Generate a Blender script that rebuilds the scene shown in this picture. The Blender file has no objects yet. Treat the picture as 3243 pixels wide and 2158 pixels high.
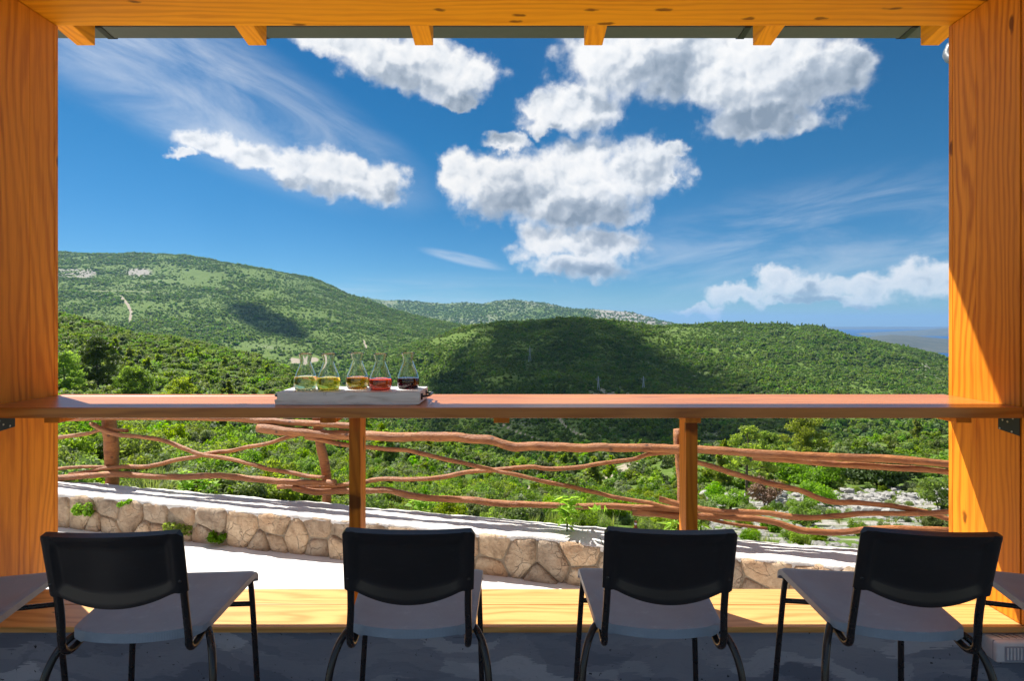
import bpy, bmesh, math, random
import numpy as np
from mathutils import Vector, Matrix, noise as mnoise

R = math.radians
scene = bpy.context.scene
col = scene.collection

# ------------------------------------------------------------------ camera
F = 1800.0                      # focal length in photograph pixels (3243 wide)
CU, CV = 1621.5, 1020.0         # vanishing point of the view direction (+Y)
CAMZ = 1.41
cam_d = bpy.data.cameras.new("camera")
cam = bpy.data.objects.new("camera", cam_d)
col.objects.link(cam)
cam.location = (0, 0, CAMZ)
cam.rotation_euler = (R(90), 0, 0)
cam_d.sensor_width = 36.0
cam_d.lens = 36.0 * F / 3243.0
cam_d.shift_y = -(1079 - CV) / 3243.0
cam_d.clip_start = 0.05
cam_d.clip_end = 60000
scene.camera = cam

# ------------------------------------------------------------------ exposure
EXPO = 1.1
SKY_STRENGTH = 0.09
vs = scene.view_settings
vs.view_transform = 'Standard'
vs.look = 'None'
vs.exposure = EXPO
vs.gamma = 1.0
vs.use_curve_mapping = False
cy = scene.cycles
cy.use_denoising = True
cy.max_bounces = 12
cy.diffuse_bounces = 5
cy.glossy_bounces = 4
cy.transmission_bounces = 12
cy.transparent_max_bounces = 12
cy.volume_bounces = 0
cy.caustics_refractive = True
cy.sample_clamp_indirect = 6.0

# ------------------------------------------------------------------ sun direction
SUN = Vector((-1.26, 1.0, 2.1)).normalized()
SUN_EL = math.asin(SUN.z)
SUN_AZ = math.atan2(SUN.x, SUN.y)        # clockwise from +Y

def px(u, v, d):
    """photograph pixel at distance d (metres along +Y) -> world point"""
    return Vector(((u - CU) / F * d, d, CAMZ - (v - CV) / F * d))

# ------------------------------------------------------------------ world: sky with clouds
world = bpy.data.worlds.new("World")
scene.world = world
world.use_nodes = True
wt = world.node_tree
for n in list(wt.nodes):
    wt.nodes.remove(n)

class NB:
    """small helper to write node graphs"""
    def __init__(self, tree):
        self.t = tree
    def new(self, typ, **kw):
        n = self.t.nodes.new(typ)
        for k, v in kw.items():
            setattr(n, k, v)
        return n
    def put(self, sock, val):
        if isinstance(val, bpy.types.NodeSocket):
            self.t.links.new(val, sock)
        elif val is not None:
            sock.default_value = val
    def math(self, op, a, b=None, c=None, clamp=False):
        n = self.new('ShaderNodeMath', operation=op)
        n.use_clamp = clamp
        self.put(n.inputs[0], a)
        if b is not None: self.put(n.inputs[1], b)
        if c is not None: self.put(n.inputs[2], c)
        return n.outputs[0]
    def vmath(self, op, a, b=None, s=None):
        n = self.new('ShaderNodeVectorMath', operation=op)
        self.put(n.inputs[0], a)
        if b is not None: self.put(n.inputs[1], b)
        if s is not None: self.put(n.inputs['Scale'], s)
        return n.outputs['Value'] if op in ('LENGTH', 'DOT_PRODUCT', 'DISTANCE') else n.outputs[0]
    def comb(self, x=0.0, y=0.0, z=0.0):
        n = self.new('ShaderNodeCombineXYZ')
        self.put(n.inputs[0], x); self.put(n.inputs[1], y); self.put(n.inputs[2], z)
        return n.outputs[0]
    def sep(self, v):
        n = self.new('ShaderNodeSeparateXYZ'); self.put(n.inputs[0], v)
        return n.outputs
    def noise(self, vec, scale=5.0, detail=2.0, rough=0.5, dist=0.0, color=False, lac=2.0):
        n = self.new('ShaderNodeTexNoise')
        self.put(n.inputs['Vector'], vec)
        n.inputs['Scale'].default_value = scale
        n.inputs['Detail'].default_value = detail
        n.inputs['Roughness'].default_value = rough
        n.inputs['Lacunarity'].default_value = lac
        n.inputs['Distortion'].default_value = dist
        return n.outputs['Color'] if color else n.outputs['Fac']
    def ramp(self, fac, stops, interp='LINEAR'):
        n = self.new('ShaderNodeValToRGB')
        n.color_ramp.interpolation = interp
        el = n.color_ramp.elements
        while len(el) < len(stops):
            el.new(0.5)
        for e, (p, c) in zip(el, stops):
            e.position = p
            e.color = (c, c, c, 1) if isinstance(c, (int, float)) else (*c, 1) if len(c) == 3 else c
        self.put(n.inputs[0], fac)
        return n.outputs[0]
    def mix(self, fac, a, b, mode='MIX'):
        n = self.new('ShaderNodeMix', data_type='RGBA', blend_type=mode)
        self.put(n.inputs[0], fac)
        def c4(x): return (*x, 1) if isinstance(x, tuple) and len(x) == 3 else x
        self.put(n.inputs[6], c4(a)); self.put(n.inputs[7], c4(b))
        return n.outputs[2]
    def smooth(self, x, lo, hi, a=0.0, b=1.0):
        n = self.new('ShaderNodeMapRange', interpolation_type='SMOOTHSTEP')
        self.put(n.inputs[0], x)
        n.inputs[1].default_value = lo; n.inputs[2].default_value = hi
        n.inputs[3].default_value = a; n.inputs[4].default_value = b
        return n.outputs[0]

w = NB(wt)
sky = w.new('ShaderNodeTexSky', sky_type='NISHITA')
sky.sun_disc = False
sky.sun_elevation = SUN_EL
sky.sun_rotation = SUN_AZ
sky.altitude = 200
sky.air_density = 0.8
sky.dust_density = 0.0
sky.ozone_density = 4.0
hs = w.new('ShaderNodeHueSaturation')
hs.inputs['Saturation'].default_value = 1.25
hs.inputs['Value'].default_value = 0.60
wt.links.new(sky.outputs[0], hs.inputs['Color'])

D2S = 1 / 0.7265                 # display coordinates I measured clouds in -> photograph pixels
def azel(u, v):
    tx, tz = (u - CU) / F, (CV - v) / F
    az = math.atan(tx)
    return az, math.atan(tz * math.cos(az))

CLOUDS = [
 (470,325,75,30),(590,360,90,34),(700,385,90,50),(800,410,110,52),(880,425,60,45),(420,347,45,12),
 (800,100,110,40),(920,140,140,70),(1040,185,105,62),(1050,240,50,18),
 (1420,140,140,100),(1580,140,150,100),(1740,160,160,105),(1870,185,120,85),(1950,160,50,60),(1760,275,150,48),(1320,255,110,55),(1240,240,45,25),(1260,288,50,24),
 (1060,400,55,58),(1180,430,130,85),(1340,420,150,90),(1480,395,100,65),(1340,490,150,42),(1165,325,55,22),(1540,348,42,22),(1548,405,24,30),
 (1250,565,75,45),(1380,560,100,42),(1330,618,110,32),
 (1610,714,60,12),(1700,684,75,22),(1790,645,48,38),(1900,660,90,28),(2010,655,80,32),(2140,645,110,42),(1880,690,160,12),
]
COARSE = [(470,325,85,35),(620,370,140,45),(820,410,140,60),(900,130,190,75),(1040,190,110,70),(1420,150,180,110),(1740,170,220,120),(1310,260,110,60),
 (1120,415,120,80),(1360,430,210,105),(1330,585,150,70),(1700,690,130,25),(1790,650,50,40),(2050,655,190,40)]
def blobs(lst):
    out = []
    for (x, y, rx, ry) in lst:
        u, v = x * D2S, y * D2S
        a0, e0 = azel(u, v)
        a1, _ = azel(u + rx * D2S, v); a2, _ = azel(u - rx * D2S, v)
        _, e1 = azel(u, v + ry * D2S); _, e2 = azel(u, v - ry * D2S)
        out.append((a0, e0, abs(a1 - a2) / 2, abs(e1 - e2) / 2))
    return out
tcw = w.new('ShaderNodeTexCoord')
dirv = w.vmath('NORMALIZE', tcw.outputs['Generated'])
dx, dy, dz = w.sep(dirv)
az = w.math('ARCTAN2', dx, dy)
el = w.math('ARCSINE', dz)
P0 = w.comb(az, el, 0.0)

skycol = w.mix(1.0, hs.outputs[0], w.mix(w.smooth(el, -0.02, 0.32), (0.45, 0.64, 0.74), (0.42, 0.80, 0.78)), 'MULTIPLY')

# node groups: union of soft ellipses at a position in (azimuth, elevation)
def field_group(name, lst, soft):
    gt = bpy.data.node_groups.new(name, 'ShaderNodeTree')
    gt.interface.new_socket("P", in_out='INPUT', socket_type='NodeSocketVector')
    gt.interface.new_socket("F", in_out='OUTPUT', socket_type='NodeSocketFloat')
    g = NB(gt)
    gi = g.new('NodeGroupInput'); go = g.new('NodeGroupOutput')
    acc = None
    for (a0, e0, ra, re) in blobs(lst):
        n = g.new('ShaderNodeVectorMath', operation='MULTIPLY_ADD')
        g.put(n.inputs[0], gi.outputs[0])
        n.inputs[1].default_value = (1 / ra, 1 / re, 0.0)
        n.inputs[2].default_value = (-a0 / ra, -e0 / re, 0.0)
        ln = g.vmath('LENGTH', n.outputs[0])
        acc = ln if acc is None else g.math('SMOOTH_MIN', acc, ln, soft)
    gt.links.new(g.math('SUBTRACT', 1.0, acc), go.inputs[0])
    return gt
GT_FINE = field_group("cloud_field", CLOUDS, 0.25)
GT_COARSE = field_group("cloud_mass", COARSE, 0.35)
def field(P, gt):
    n = wt.nodes.new('ShaderNodeGroup'); n.node_tree = gt
    wt.links.new(P, n.inputs[0])
    return n.outputs[0]

wa = w.vmath('SUBTRACT', w.noise(dirv, 11.0, 2.0, 0.5, color=True), (0.5, 0.5, 0.5))
wb = w.vmath('SUBTRACT', w.noise(dirv, 30.0, 7.0, 0.58, color=True), (0.5, 0.5, 0.5))
warp = w.vmath('ADD', w.vmath('SCALE', wa, s=0.050), w.vmath('SCALE', wb, s=0.062))
PW = w.vmath('ADD', P0, w.vmath('MULTIPLY', warp, (1.0, 0.8, 0.0)))
OFF = (-0.030, 0.040, 0.0)
F0 = field(PW, GT_FINE)
C0 = field(PW, GT_COARSE)
C1 = field(w.vmath('ADD', PW, OFF), GT_COARSE)
# generic cumulus for the rest of the sky, outside the photograph's window
ng = w.noise(w.vmath('MULTIPLY', dirv, (1.0, 1.0, 1.8)), 3.2, 5.0, 0.58)
outw = w.math('MAXIMUM', w.smooth(w.math('ABSOLUTE', az), 0.72, 0.85), w.smooth(el, 0.62, 0.75))
gen = w.math('MULTIPLY', w.math('MULTIPLY', w.math('SUBTRACT', ng, 0.50), 5.0), outw)
gen = w.math('MULTIPLY', gen, w.smooth(el, 0.02, 0.12))
F0g = w.math('MAXIMUM', F0, w.math('SUBTRACT', gen, w.math('SUBTRACT', 1.1, outw)))
def puff(P):
    n = w.new('ShaderNodeTexVoronoi', feature='F1', voronoi_dimensions='2D')
    w.put(n.inputs['Vector'], P)
    n.inputs['Scale'].default_value = 24.0
    n.inputs['Detail'].default_value = 2.0
    n.inputs['Roughness'].default_value = 0.45
    return n.outputs['Distance']
PS = w.vmath('ADD', P0, w.vmath('SCALE', wb, s=0.030))
pf0 = puff(PS)
pf1 = puff(w.vmath('ADD', PS, (-0.007, 0.010, 0.0)))
nb0 = w.noise(P0, 15.0, 9.0, 0.60, 0.1)
shape = w.math('ADD', w.math('MULTIPLY', w.math('SUBTRACT', nb0, 0.46), 2.6), w.math('MULTIPLY', w.math('SUBTRACT', 0.45, pf0), 0.45))
FD = w.math('ADD', w.math('ADD', w.math('MULTIPLY', F0g, 2.0), 0.36), shape)
alpha = w.math('MULTIPLY', w.smooth(FD, -0.18, 1.05), w.smooth(F0g, -0.62, -0.05))
thick = w.smooth(FD, 0.3, 1.6)
emb = w.math('ADD', w.math('MULTIPLY', w.math('SUBTRACT', pf1, pf0), 0.50), w.math('MULTIPLY', w.math('SUBTRACT', w.noise(PW, 9.0, 3.0, 0.5), 0.5), 0.55))
big = w.math('MINIMUM', w.math('MAXIMUM', w.math('MULTIPLY', w.math('SUBTRACT', C0, C1), 0.9), -0.26), 0.40)
lit = w.math('ADD', w.math('ADD', 0.80, big), emb)
lit = w.math('SUBTRACT', lit, w.math('MULTIPLY', thick, 0.40), clamp=True)
CW = 1.0 / (SKY_STRENGTH * 2 ** EXPO)
cloud_col = w.ramp(lit, [(0.0, (0.26 * CW, 0.33 * CW, 0.42 * CW)), (0.40, (0.46 * CW, 0.53 * CW, 0.62 * CW)),
                         (0.75, (0.84 * CW, 0.87 * CW, 0.91 * CW)), (1.0, (0.98 * CW, 0.98 * CW, 0.98 * CW))])
# clouds low over the horizon sink into the air
low = w.smooth(el, 0.0, 0.16, 0.62, 1.0)
alpha = w.math('MULTIPLY', alpha, low)

def veil(angle, sx, sy, cx, cyy, rx, ry, lo, hi, amount):
    a0, e0 = azel(cx * D2S, cyy * D2S)
    d = w.vmath('SUBTRACT', P0, (a0, e0, 0.0))
    rot = w.new('ShaderNodeVectorRotate', rotation_type='Z_AXIS')
    w.put(rot.inputs['Vector'], d); rot.inputs['Angle'].default_value = angle
    dr = rot.outputs[0]
    nn = w.noise(w.vmath('MULTIPLY', dr, (sx, sy, 1.0)), 1.0, 7.0, 0.62, 0.6)
    ra, re = rx * D2S / F, ry * D2S / F
    m = w.math('SUBTRACT', 1.0, w.vmath('LENGTH', w.vmath('MULTIPLY', dr, (1 / ra, 1 / re, 0))), clamp=True)
    m = w.smooth(m, 0.0, 0.6)
    return w.math('MULTIPLY', w.math('MULTIPLY', w.smooth(nn, lo, hi), m), amount)
v1 = veil(R(20), 4.0, 13.0, 470, 210, 560, 150, 0.24, 0.80, 0.70)
v2 = veil(R(-6), 4.0, 17.0, 1850, 560, 560, 150, 0.36, 0.75, 0.36)
v3 = veil(R(12), 6.0, 60.0, 1070, 597, 120, 16, 0.25, 0.55, 0.4)
v4 = veil(R(0), 3.0, 30.0, 1000, 680, 500, 60, 0.35, 0.75, 0.25)
vv = w.math('ADD', w.math('ADD', v1, v2), w.math('ADD', v3, v4), clamp=True)
skyv = w.mix(vv, skycol, (0.80 * CW, 0.85 * CW, 0.92 * CW))
final = w.mix(alpha, skyv, cloud_col)
bg = w.new('ShaderNodeBackground')
bg.inputs['Strength'].default_value = SKY_STRENGTH
wt.links.new(final, bg.inputs['Color'])
wo = w.new('ShaderNodeOutputWorld')
wt.links.new(bg.outputs[0], wo.inputs['Surface'])
world.cycles.sampling_method = 'MANUAL'
world.cycles.sample_map_resolution = 256

# ------------------------------------------------------------------ sun lamp
sun_d = bpy.data.lights.new("sun", 'SUN')
sun_d.energy = 4.8
sun_d.angle = R(0.55)
sun_d.color = (1.0, 0.95, 0.87)
sun = bpy.data.objects.new("sun", sun_d)
col.objects.link(sun)
sun.rotation_euler = SUN.to_track_quat('Z', 'Y').to_euler()
sun.location = (-6, 5, 12)

# ------------------------------------------------------------------ object helpers
rng = random.Random(7)

def tag(o, label=None, cat=None, group=None, kind=None):
    if label: o["label"] = label
    if cat: o["category"] = cat
    if group: o["group"] = group
    if kind: o["kind"] = kind
    return o

def empty(name, loc=(0, 0, 0), rz=0.0):
    o = bpy.data.objects.new(name, None)
    o.empty_display_size = 0.1
    o.location = loc
    o.rotation_euler = (0, 0, rz)
    col.objects.link(o)
    return o

def link(name, me, mat=None, parent=None):
    o = bpy.data.objects.new(name, me)
    if mat is not None and not me.materials:
        me.materials.append(mat)
    col.objects.link(o)
    if parent is not None:
        o.parent = parent
    return o

def from_bm(name, bm, mat, parent=None, smooth=False):
    me = bpy.data.meshes.new(name)
    bmesh.ops.recalc_face_normals(bm, faces=bm.faces)
    bm.to_mesh(me); bm.free()
    if smooth:
        me.polygons.foreach_set('use_smooth', [True] * len(me.polygons))
    return link(name, me, mat, parent)

def np_mesh(name, verts, faces, smooth=False):
    me = bpy.data.meshes.new(name)
    me.from_pydata([tuple(v) for v in verts], [], [tuple(f) for f in faces])
    if smooth:
        me.polygons.foreach_set('use_smooth', [True] * len(me.polygons))
    me.update()
    return me

def quad_mesh(name, V, nq, smooth=False):
    """V: (nq*4,3) array, one quad per four vertices (fast)"""
    me = bpy.data.meshes.new(name)
    me.vertices.add(nq * 4)
    me.vertices.foreach_set('co', np.ascontiguousarray(V, dtype=np.float32).ravel())
    me.loops.add(nq * 4)
    me.loops.foreach_set('vertex_index', np.arange(nq * 4, dtype=np.int32))
    me.polygons.add(nq)
    me.polygons.foreach_set('loop_start', np.arange(0, nq * 4, 4, dtype=np.int32))
    me.update(calc_edges=True)
    return me

def grid_mesh(name, V, nx, ny, smooth=True):
    """V: (ny,nx,3)"""
    me = bpy.data.meshes.new(name)
    me.vertices.add(nx * ny)
    me.vertices.foreach_set('co', np.ascontiguousarray(V, dtype=np.float32).ravel())
    i, j = np.meshgrid(np.arange(nx - 1), np.arange(ny - 1))
    a = (j * nx + i).ravel()
    idx = np.stack([a, a + 1, a + nx + 1, a + nx], 1).astype(np.int32)
    n = len(a)
    me.loops.add(n * 4)
    me.loops.foreach_set('vertex_index', idx.ravel())
    me.polygons.add(n)
    me.polygons.foreach_set('loop_start', np.arange(0, n * 4, 4, dtype=np.int32))
    me.polygons.foreach_set('use_smooth', np.ones(n, dtype=bool) if smooth else np.zeros(n, dtype=bool))
    me.update(calc_edges=True)
    return me

def box_bm(x0, x1, y0, y1, z0, z1, bev=0.0, seg=2, bm=None):
    own = bm is None
    bm = bm or bmesh.new()
    vs_ = [bm.verts.new(p) for p in ((x0,y0,z0),(x1,y0,z0),(x1,y1,z0),(x0,y1,z0),(x0,y0,z1),(x1,y0,z1),(x1,y1,z1),(x0,y1,z1))]
    fs = [bm.faces.new([vs_[i] for i in f]) for f in ((3,2,1,0),(4,5,6,7),(0,1,5,4),(1,2,6,5),(2,3,7,6),(3,0,4,7))]
    if bev > 0:
        ed = set()
        for f in fs: ed.update(f.edges)
        bmesh.ops.bevel(bm, geom=list(ed), offset=bev, segments=seg, profile=0.5, affect='EDGES')
    return bm

def box(name, x0, x1, y0, y1, z0, z1, mat, parent=None, bev=0.004):
    """object with its origin in the box centre"""
    cx, cyy, cz = (x0+x1)/2, (y0+y1)/2, (z0+z1)/2
    bm = box_bm(x0-cx, x1-cx, y0-cyy, y1-cyy, z0-cz, z1-cz, bev)
    o = from_bm(name, bm, mat, parent)
    o.location = (cx, cyy, cz)
    return o

def catmull(pts, n):
    pts = [Vector(p) for p in pts]
    P = [pts[0] * 2 - pts[1]] + pts + [pts[-1] * 2 - pts[-2]]
    out = []
    for i in range(1, len(P) - 2):
        for k in range(n):
            t = k / n
            a, b, c, d = P[i-1], P[i], P[i+1], P[i+2]
            out.append(0.5 * ((2*b) + (c-a)*t + (2*a-5*b+4*c-d)*t*t + (3*b-a-3*c+d)*t**3))
    out.append(P[-2])
    return out

def tube_bm(path, rad, sides=10, bm=None, wob=0.0, seed=0.0, flat=1.0):
    """tube along points; rad number or list; wob = surface irregularity"""
    bm = bm or bmesh.new()
    n = len(path)
    path = [Vector(p) for p in path]
    if not hasattr(rad, '__len__'):
        rad = [rad] * n
    rings = []
    t0 = (path[1] - path[0]).normalized()
    ref = Vector((0, 0, 1)) if abs(t0.z) < 0.9 else Vector((1, 0, 0))
    nv = t0.cross(ref).normalized()
    for i in range(n):
        t = (path[min(i+1, n-1)] - path[max(i-1, 0)]).normalized()
        nv = (nv - t * nv.dot(t)).normalized()
        bv = t.cross(nv)
        ring = []
        for k in range(sides):
            a = 2 * math.pi * k / sides
            dirn = nv * math.cos(a) + bv * math.sin(a)
            r = rad[i]
            if wob:
                r *= 1 + wob * mnoise.noise(path[i] * 5.0 + dirn * 1.3 + Vector((seed, seed * 1.7, 0)))\
                       + 0.6 * wob * mnoise.noise(path[i] * 14.0 + dirn * 2.0 + Vector((0, seed, 3)))
            ring.append(bm.verts.new(path[i] + dirn * r))
        rings.append(ring)
    for i in range(n - 1):
        for k in range(sides):
            bm.faces.new((rings[i][k], rings[i][(k+1) % sides], rings[i+1][(k+1) % sides], rings[i+1][k]))
    bm.faces.new(rings[0][::-1]); bm.faces.new(rings[-1])
    return bm

def lathe_bm(prof, seg=32, bm=None, cap_b=False, cap_t=False):
    bm = bm or bmesh.new()
    rings = []
    for (r, z) in prof:
        rings.append([bm.verts.new((r * math.cos(2*math.pi*k/seg), r * math.sin(2*math.pi*k/seg), z)) for k in range(seg)])
    for i in range(len(rings) - 1):
        for k in range(seg):
            bm.faces.new((rings[i][k], rings[i][(k+1) % seg], rings[i+1][(k+1) % seg], rings[i+1][k]))
    if cap_b: bm.faces.new(rings[0][::-1])
    if cap_t: bm.faces.new(rings[-1])
    return bm

def copy_tree(o, parent=None):
    c = o.copy(); col.objects.link(c); c.parent = parent
    for ch in o.children:
        copy_tree(ch, c)
    return c

# numpy value noise ------------------------------------------------------
def _hash(ix, iy, seed):
    h = (ix.astype(np.int64) * 374761393 + iy.astype(np.int64) * 668265263 + seed * 1442695041) & 0x7fffffff
    h = ((h ^ (h >> 13)) * 1274126177) & 0x7fffffff
    h = (h ^ (h >> 16)) & 0xffff
    return h / 65535.0
def vnoise(x, y, seed=0):
    ix, iy = np.floor(x), np.floor(y)
    fx, fy = x - ix, y - iy
    fx = fx*fx*(3-2*fx); fy = fy*fy*(3-2*fy)
    a = _hash(ix, iy, seed); b = _hash(ix+1, iy, seed); c = _hash(ix, iy+1, seed); d = _hash(ix+1, iy+1, seed)
    return (a*(1-fx)+b*fx)*(1-fy) + (c*(1-fx)+d*fx)*fy
def fbm(x, y, oct=4, seed=0, gain=0.5):
    s = 0; a = 1; t = 0
    for o in range(oct):
        s = s + a * vnoise(x * 2**o, y * 2**o, seed + o * 17); t += a; a *= gain
    return s / t

# ------------------------------------------------------------------ materials
def new_mat(name):
    m = bpy.data.materials.new(name); m.use_nodes = True
    t = m.node_tree
    for n in list(t.nodes): t.nodes.remove(n)
    b = NB(t)
    out = b.new('ShaderNodeOutputMaterial')
    bs = b.new('ShaderNodeBsdfPrincipled')
    t.links.new(bs.outputs[0], out.inputs[0])
    return m, b, bs, out

def bump(b, bs, h, strength=0.3, dist=0.01):
    n = b.new('ShaderNodeBump')
    n.inputs['Strength'].default_value = strength
    n.inputs['Distance'].default_value = dist
    b.put(n.inputs['Height'], h)
    b.t.links.new(n.outputs[0], bs.inputs['Normal'])

def wood(name, dark, light, axis='Z', rough=0.4, knots=0.0, freq=9.0, cross=3.0, streak=0.35, coat=0.0, spec=0.5):
    m, b, bs, out = new_mat(name)
    tc = b.new('ShaderNodeTexCoord')
    oi = b.new('ShaderNodeObjectInfo')
    off = b.vmath('SCALE', b.comb(oi.outputs['Random'], oi.outputs['Random'], oi.outputs['Random']), s=37.0)
    p = b.vmath('ADD', tc.outputs['Object'], off)
    al = 0.16
    sc = {'X': (al, 1, 1), 'Y': (1, al, 1), 'Z': (1, 1, al)}[axis]
    q = b.vmath('MULTIPLY', p, sc)
    n1 = b.noise(q, cross, 2.0, 0.5, 0.15)
    px_, py_, pz_ = b.sep(p)
    cr = {'X': b.math('ADD', py_, b.math('MULTIPLY', pz_, 0.8)), 'Y': b.math('ADD', px_, b.math('MULTIPLY', pz_, 0.8)), 'Z': b.math('ADD', py_, b.math('MULTIPLY', px_, 0.8))}[axis]
    ph = b.math('ADD', b.math('MULTIPLY', cr, 26.0), b.math('MULTIPLY', n1, freq))
    wob = b.noise(q, 9.0, 3.0, 0.6)
    ph = b.math('ADD', ph, b.math('MULTIPLY', wob, 2.2))
    ring = b.math('ADD', b.math('MULTIPLY', b.math('SINE', b.math('MULTIPLY', ph, 6.283)), 0.5), 0.5)
    ring = b.math('POWER', ring, 1.7)
    ring = b.math('MULTIPLY', ring, b.smooth(b.noise(q, 5.0, 2.0, 0.5), 0.25, 0.7, 0.35, 1.15))
    sc2 = {'X': (0.03, 1, 1), 'Y': (1, 0.03, 1), 'Z': (1, 1, 0.03)}[axis]
    n2 = b.noise(b.vmath('MULTIPLY', p, sc2), 90.0, 3.0, 0.6)
    n3 = b.noise(q, 2.4, 3.0, 0.5)
    fib = b.noise(b.vmath('MULTIPLY', p, sc2), 320.0, 2.0, 0.6)
    f = b.math('ADD', b.math('ADD', b.math('MULTIPLY', ring, 0.46), b.math('MULTIPLY', n2, streak)), b.math('MULTIPLY', b.math('SUBTRACT', fib, 0.5), 0.35))
    f = b.math('ADD', f, b.math('MULTIPLY', b.math('SUBTRACT', n3, 0.5), 0.6), clamp=True)
    c = b.mix(f, light, dark)
    if knots > 0:
        ka, kb = {'X': (px_, py_), 'Y': (py_, px_), 'Z': (pz_, py_)}[axis]
        kw = b.vmath('SCALE', b.noise(p, 14.0, 2.0, 0.5, color=True), s=0.25)
        vq = b.vmath('ADD', b.comb(b.math('MULTIPLY', ka, 3.0), b.math('MULTIPLY', kb, 8.0), 0.0), kw)
        vor = b.new('ShaderNodeTexVoronoi', voronoi_dimensions='2D'); b.put(vor.inputs['Vector'], vq); vor.inputs['Scale'].default_value = 1.0
        kd = b.math('SUBTRACT', 1.0, b.smooth(vor.outputs['Distance'], 0.05, 0.13))
        sel = b.math('GREATER_THAN', b.sep(vor.outputs['Color'])[0], 1 - knots)
        kk = b.math('MULTIPLY', kd, sel)
        c = b.mix(b.math('MULTIPLY', kk, 0.8), c, tuple(x * 0.22 for x in dark))
    b.put(bs.inputs['Base Color'], c)
    bs.inputs['Roughness'].default_value = rough
    bs.inputs['Specular IOR Level'].default_value = spec
    b.put(bs.inputs['Roughness'], b.math('ADD', rough - 0.06, b.math('MULTIPLY', n2, 0.14)))
    bs.inputs['Coat Weight'].default_value = coat
    bs.inputs['Coat Roughness'].default_value = 0.22
    bump(b, bs, b.math('ADD', b.math('MULTIPLY', n2, 0.5), b.math('MULTIPLY', ring, 0.4)), 0.22, 0.002)
    return m

M_JAMB = wood('jamb_wood', (0.38, 0.090, 0.004), (0.82, 0.290, 0.018), 'Z', 0.42, 0.06, 16.0, 2.2, 0.5, spec=0.2)
M_BEAM = wood('beam_wood', (0.56, 0.165, 0.002), (0.90, 0.36, 0.007), 'X', 0.5, 0.40, 8.0, 2.0, 0.35, spec=0.2)
M_RAFT = wood('rafter_wood', (0.56, 0.175, 0.003), (0.86, 0.34, 0.008), 'Y', 0.5, 0.3, 8.0, 4.0, spec=0.2)
M_BAR = wood('bar_wood', (0.26, 0.060, 0.004), (0.58, 0.215, 0.038), 'X', 0.32, 0.0, 10.0, 2.4, 0.5, 0.18)
M_SILL = wood('sill_wood', (0.36, 0.150, 0.030), (0.70, 0.40, 0.135), 'X', 0.38, 0.12, 14.0, 2.6, 0.4, 0.05, spec=0.3)
M_POST = wood('post_wood', (0.36, 0.090, 0.004), (0.64, 0.215, 0.014), 'Z', 0.4, 0.3, 9.0, 4.0, spec=0.25)
M_LOG = None

def plain(name, c, rough=0.5, metal=0.0, spec=0.5):
    m, b, bs, out = new_mat(name)
    tc = b.new('ShaderNodeTexCoord')
    n = b.noise(tc.outputs['Object'], 30.0, 3.0, 0.6)
    b.put(bs.inputs['Base Color'], b.mix(n, tuple(x * 0.85 for x in c), tuple(min(1, x * 1.12) for x in c)))
    b.put(bs.inputs['Roughness'], b.math('ADD', rough - 0.05, b.math('MULTIPLY', n, 0.1)))
    bs.inputs['Metallic'].default_value = metal
    bs.inputs['Specular IOR Level'].default_value = spec
    return m

M_GUTTER = plain('gutter_paint', (0.075, 0.085, 0.075), 0.4)
M_PIPE = plain('downpipe_paint', (0.10, 0.12, 0.14), 0.4)
M_BLACKMETAL = plain('black_metal', (0.012, 0.012, 0.014), 0.35)
M_SCREW = plain('screw_metal', (0.55, 0.50, 0.40), 0.35, 0.9)
M_TUBE = plain('stool_tube_paint', (0.013, 0.013, 0.015), 0.28)
M_WHITEPLASTIC = plain('white_plastic', (0.72, 0.72, 0.74), 0.4)
M_GREYGLASS = plain('lamp_lens', (0.34, 0.36, 0.42), 0.2)

def seat_mat(name, c, rough, ribs):
    m, b, bs, out = new_mat(name)
    tc = b.new('ShaderNodeTexCoord')
    n = b.noise(tc.outputs['Object'], 14.0, 4.0, 0.6)
    b.put(bs.inputs['Base Color'], b.mix(n, tuple(x * 0.8 for x in c), tuple(x * 1.2 for x in c)))
    b.put(bs.inputs['Roughness'], b.math('ADD', rough - 0.04, b.math('MULTIPLY', n, 0.1)))
    sc_ = b.noise(b.vmath('MULTIPLY', tc.outputs['Object'], (1.0, 1.0, 3.0)), 22.0, 6.0, 0.7)
    b.put(bs.inputs['Base Color'], b.mix(b.math('MULTIPLY', b.smooth(sc_, 0.56, 0.75), 0.35), b.mix(n, tuple(x * 0.8 for x in c), tuple(x * 1.2 for x in c)), tuple(min(1, x * 1.6 + 0.02) for x in c)))
    if ribs:
        x = b.sep(tc.outputs['Object'])[0]
        h = b.math('SINE', b.math('MULTIPLY', x, 6.283 / 0.0035))
        bump(b, bs, h, 0.25, 0.0006)
    return m
M_SEAT = seat_mat('seat_plastic', (0.205, 0.265, 0.345), 0.38, True)
M_BACK = seat_mat('back_plastic', (0.010, 0.0105, 0.013), 0.33, False)

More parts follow.
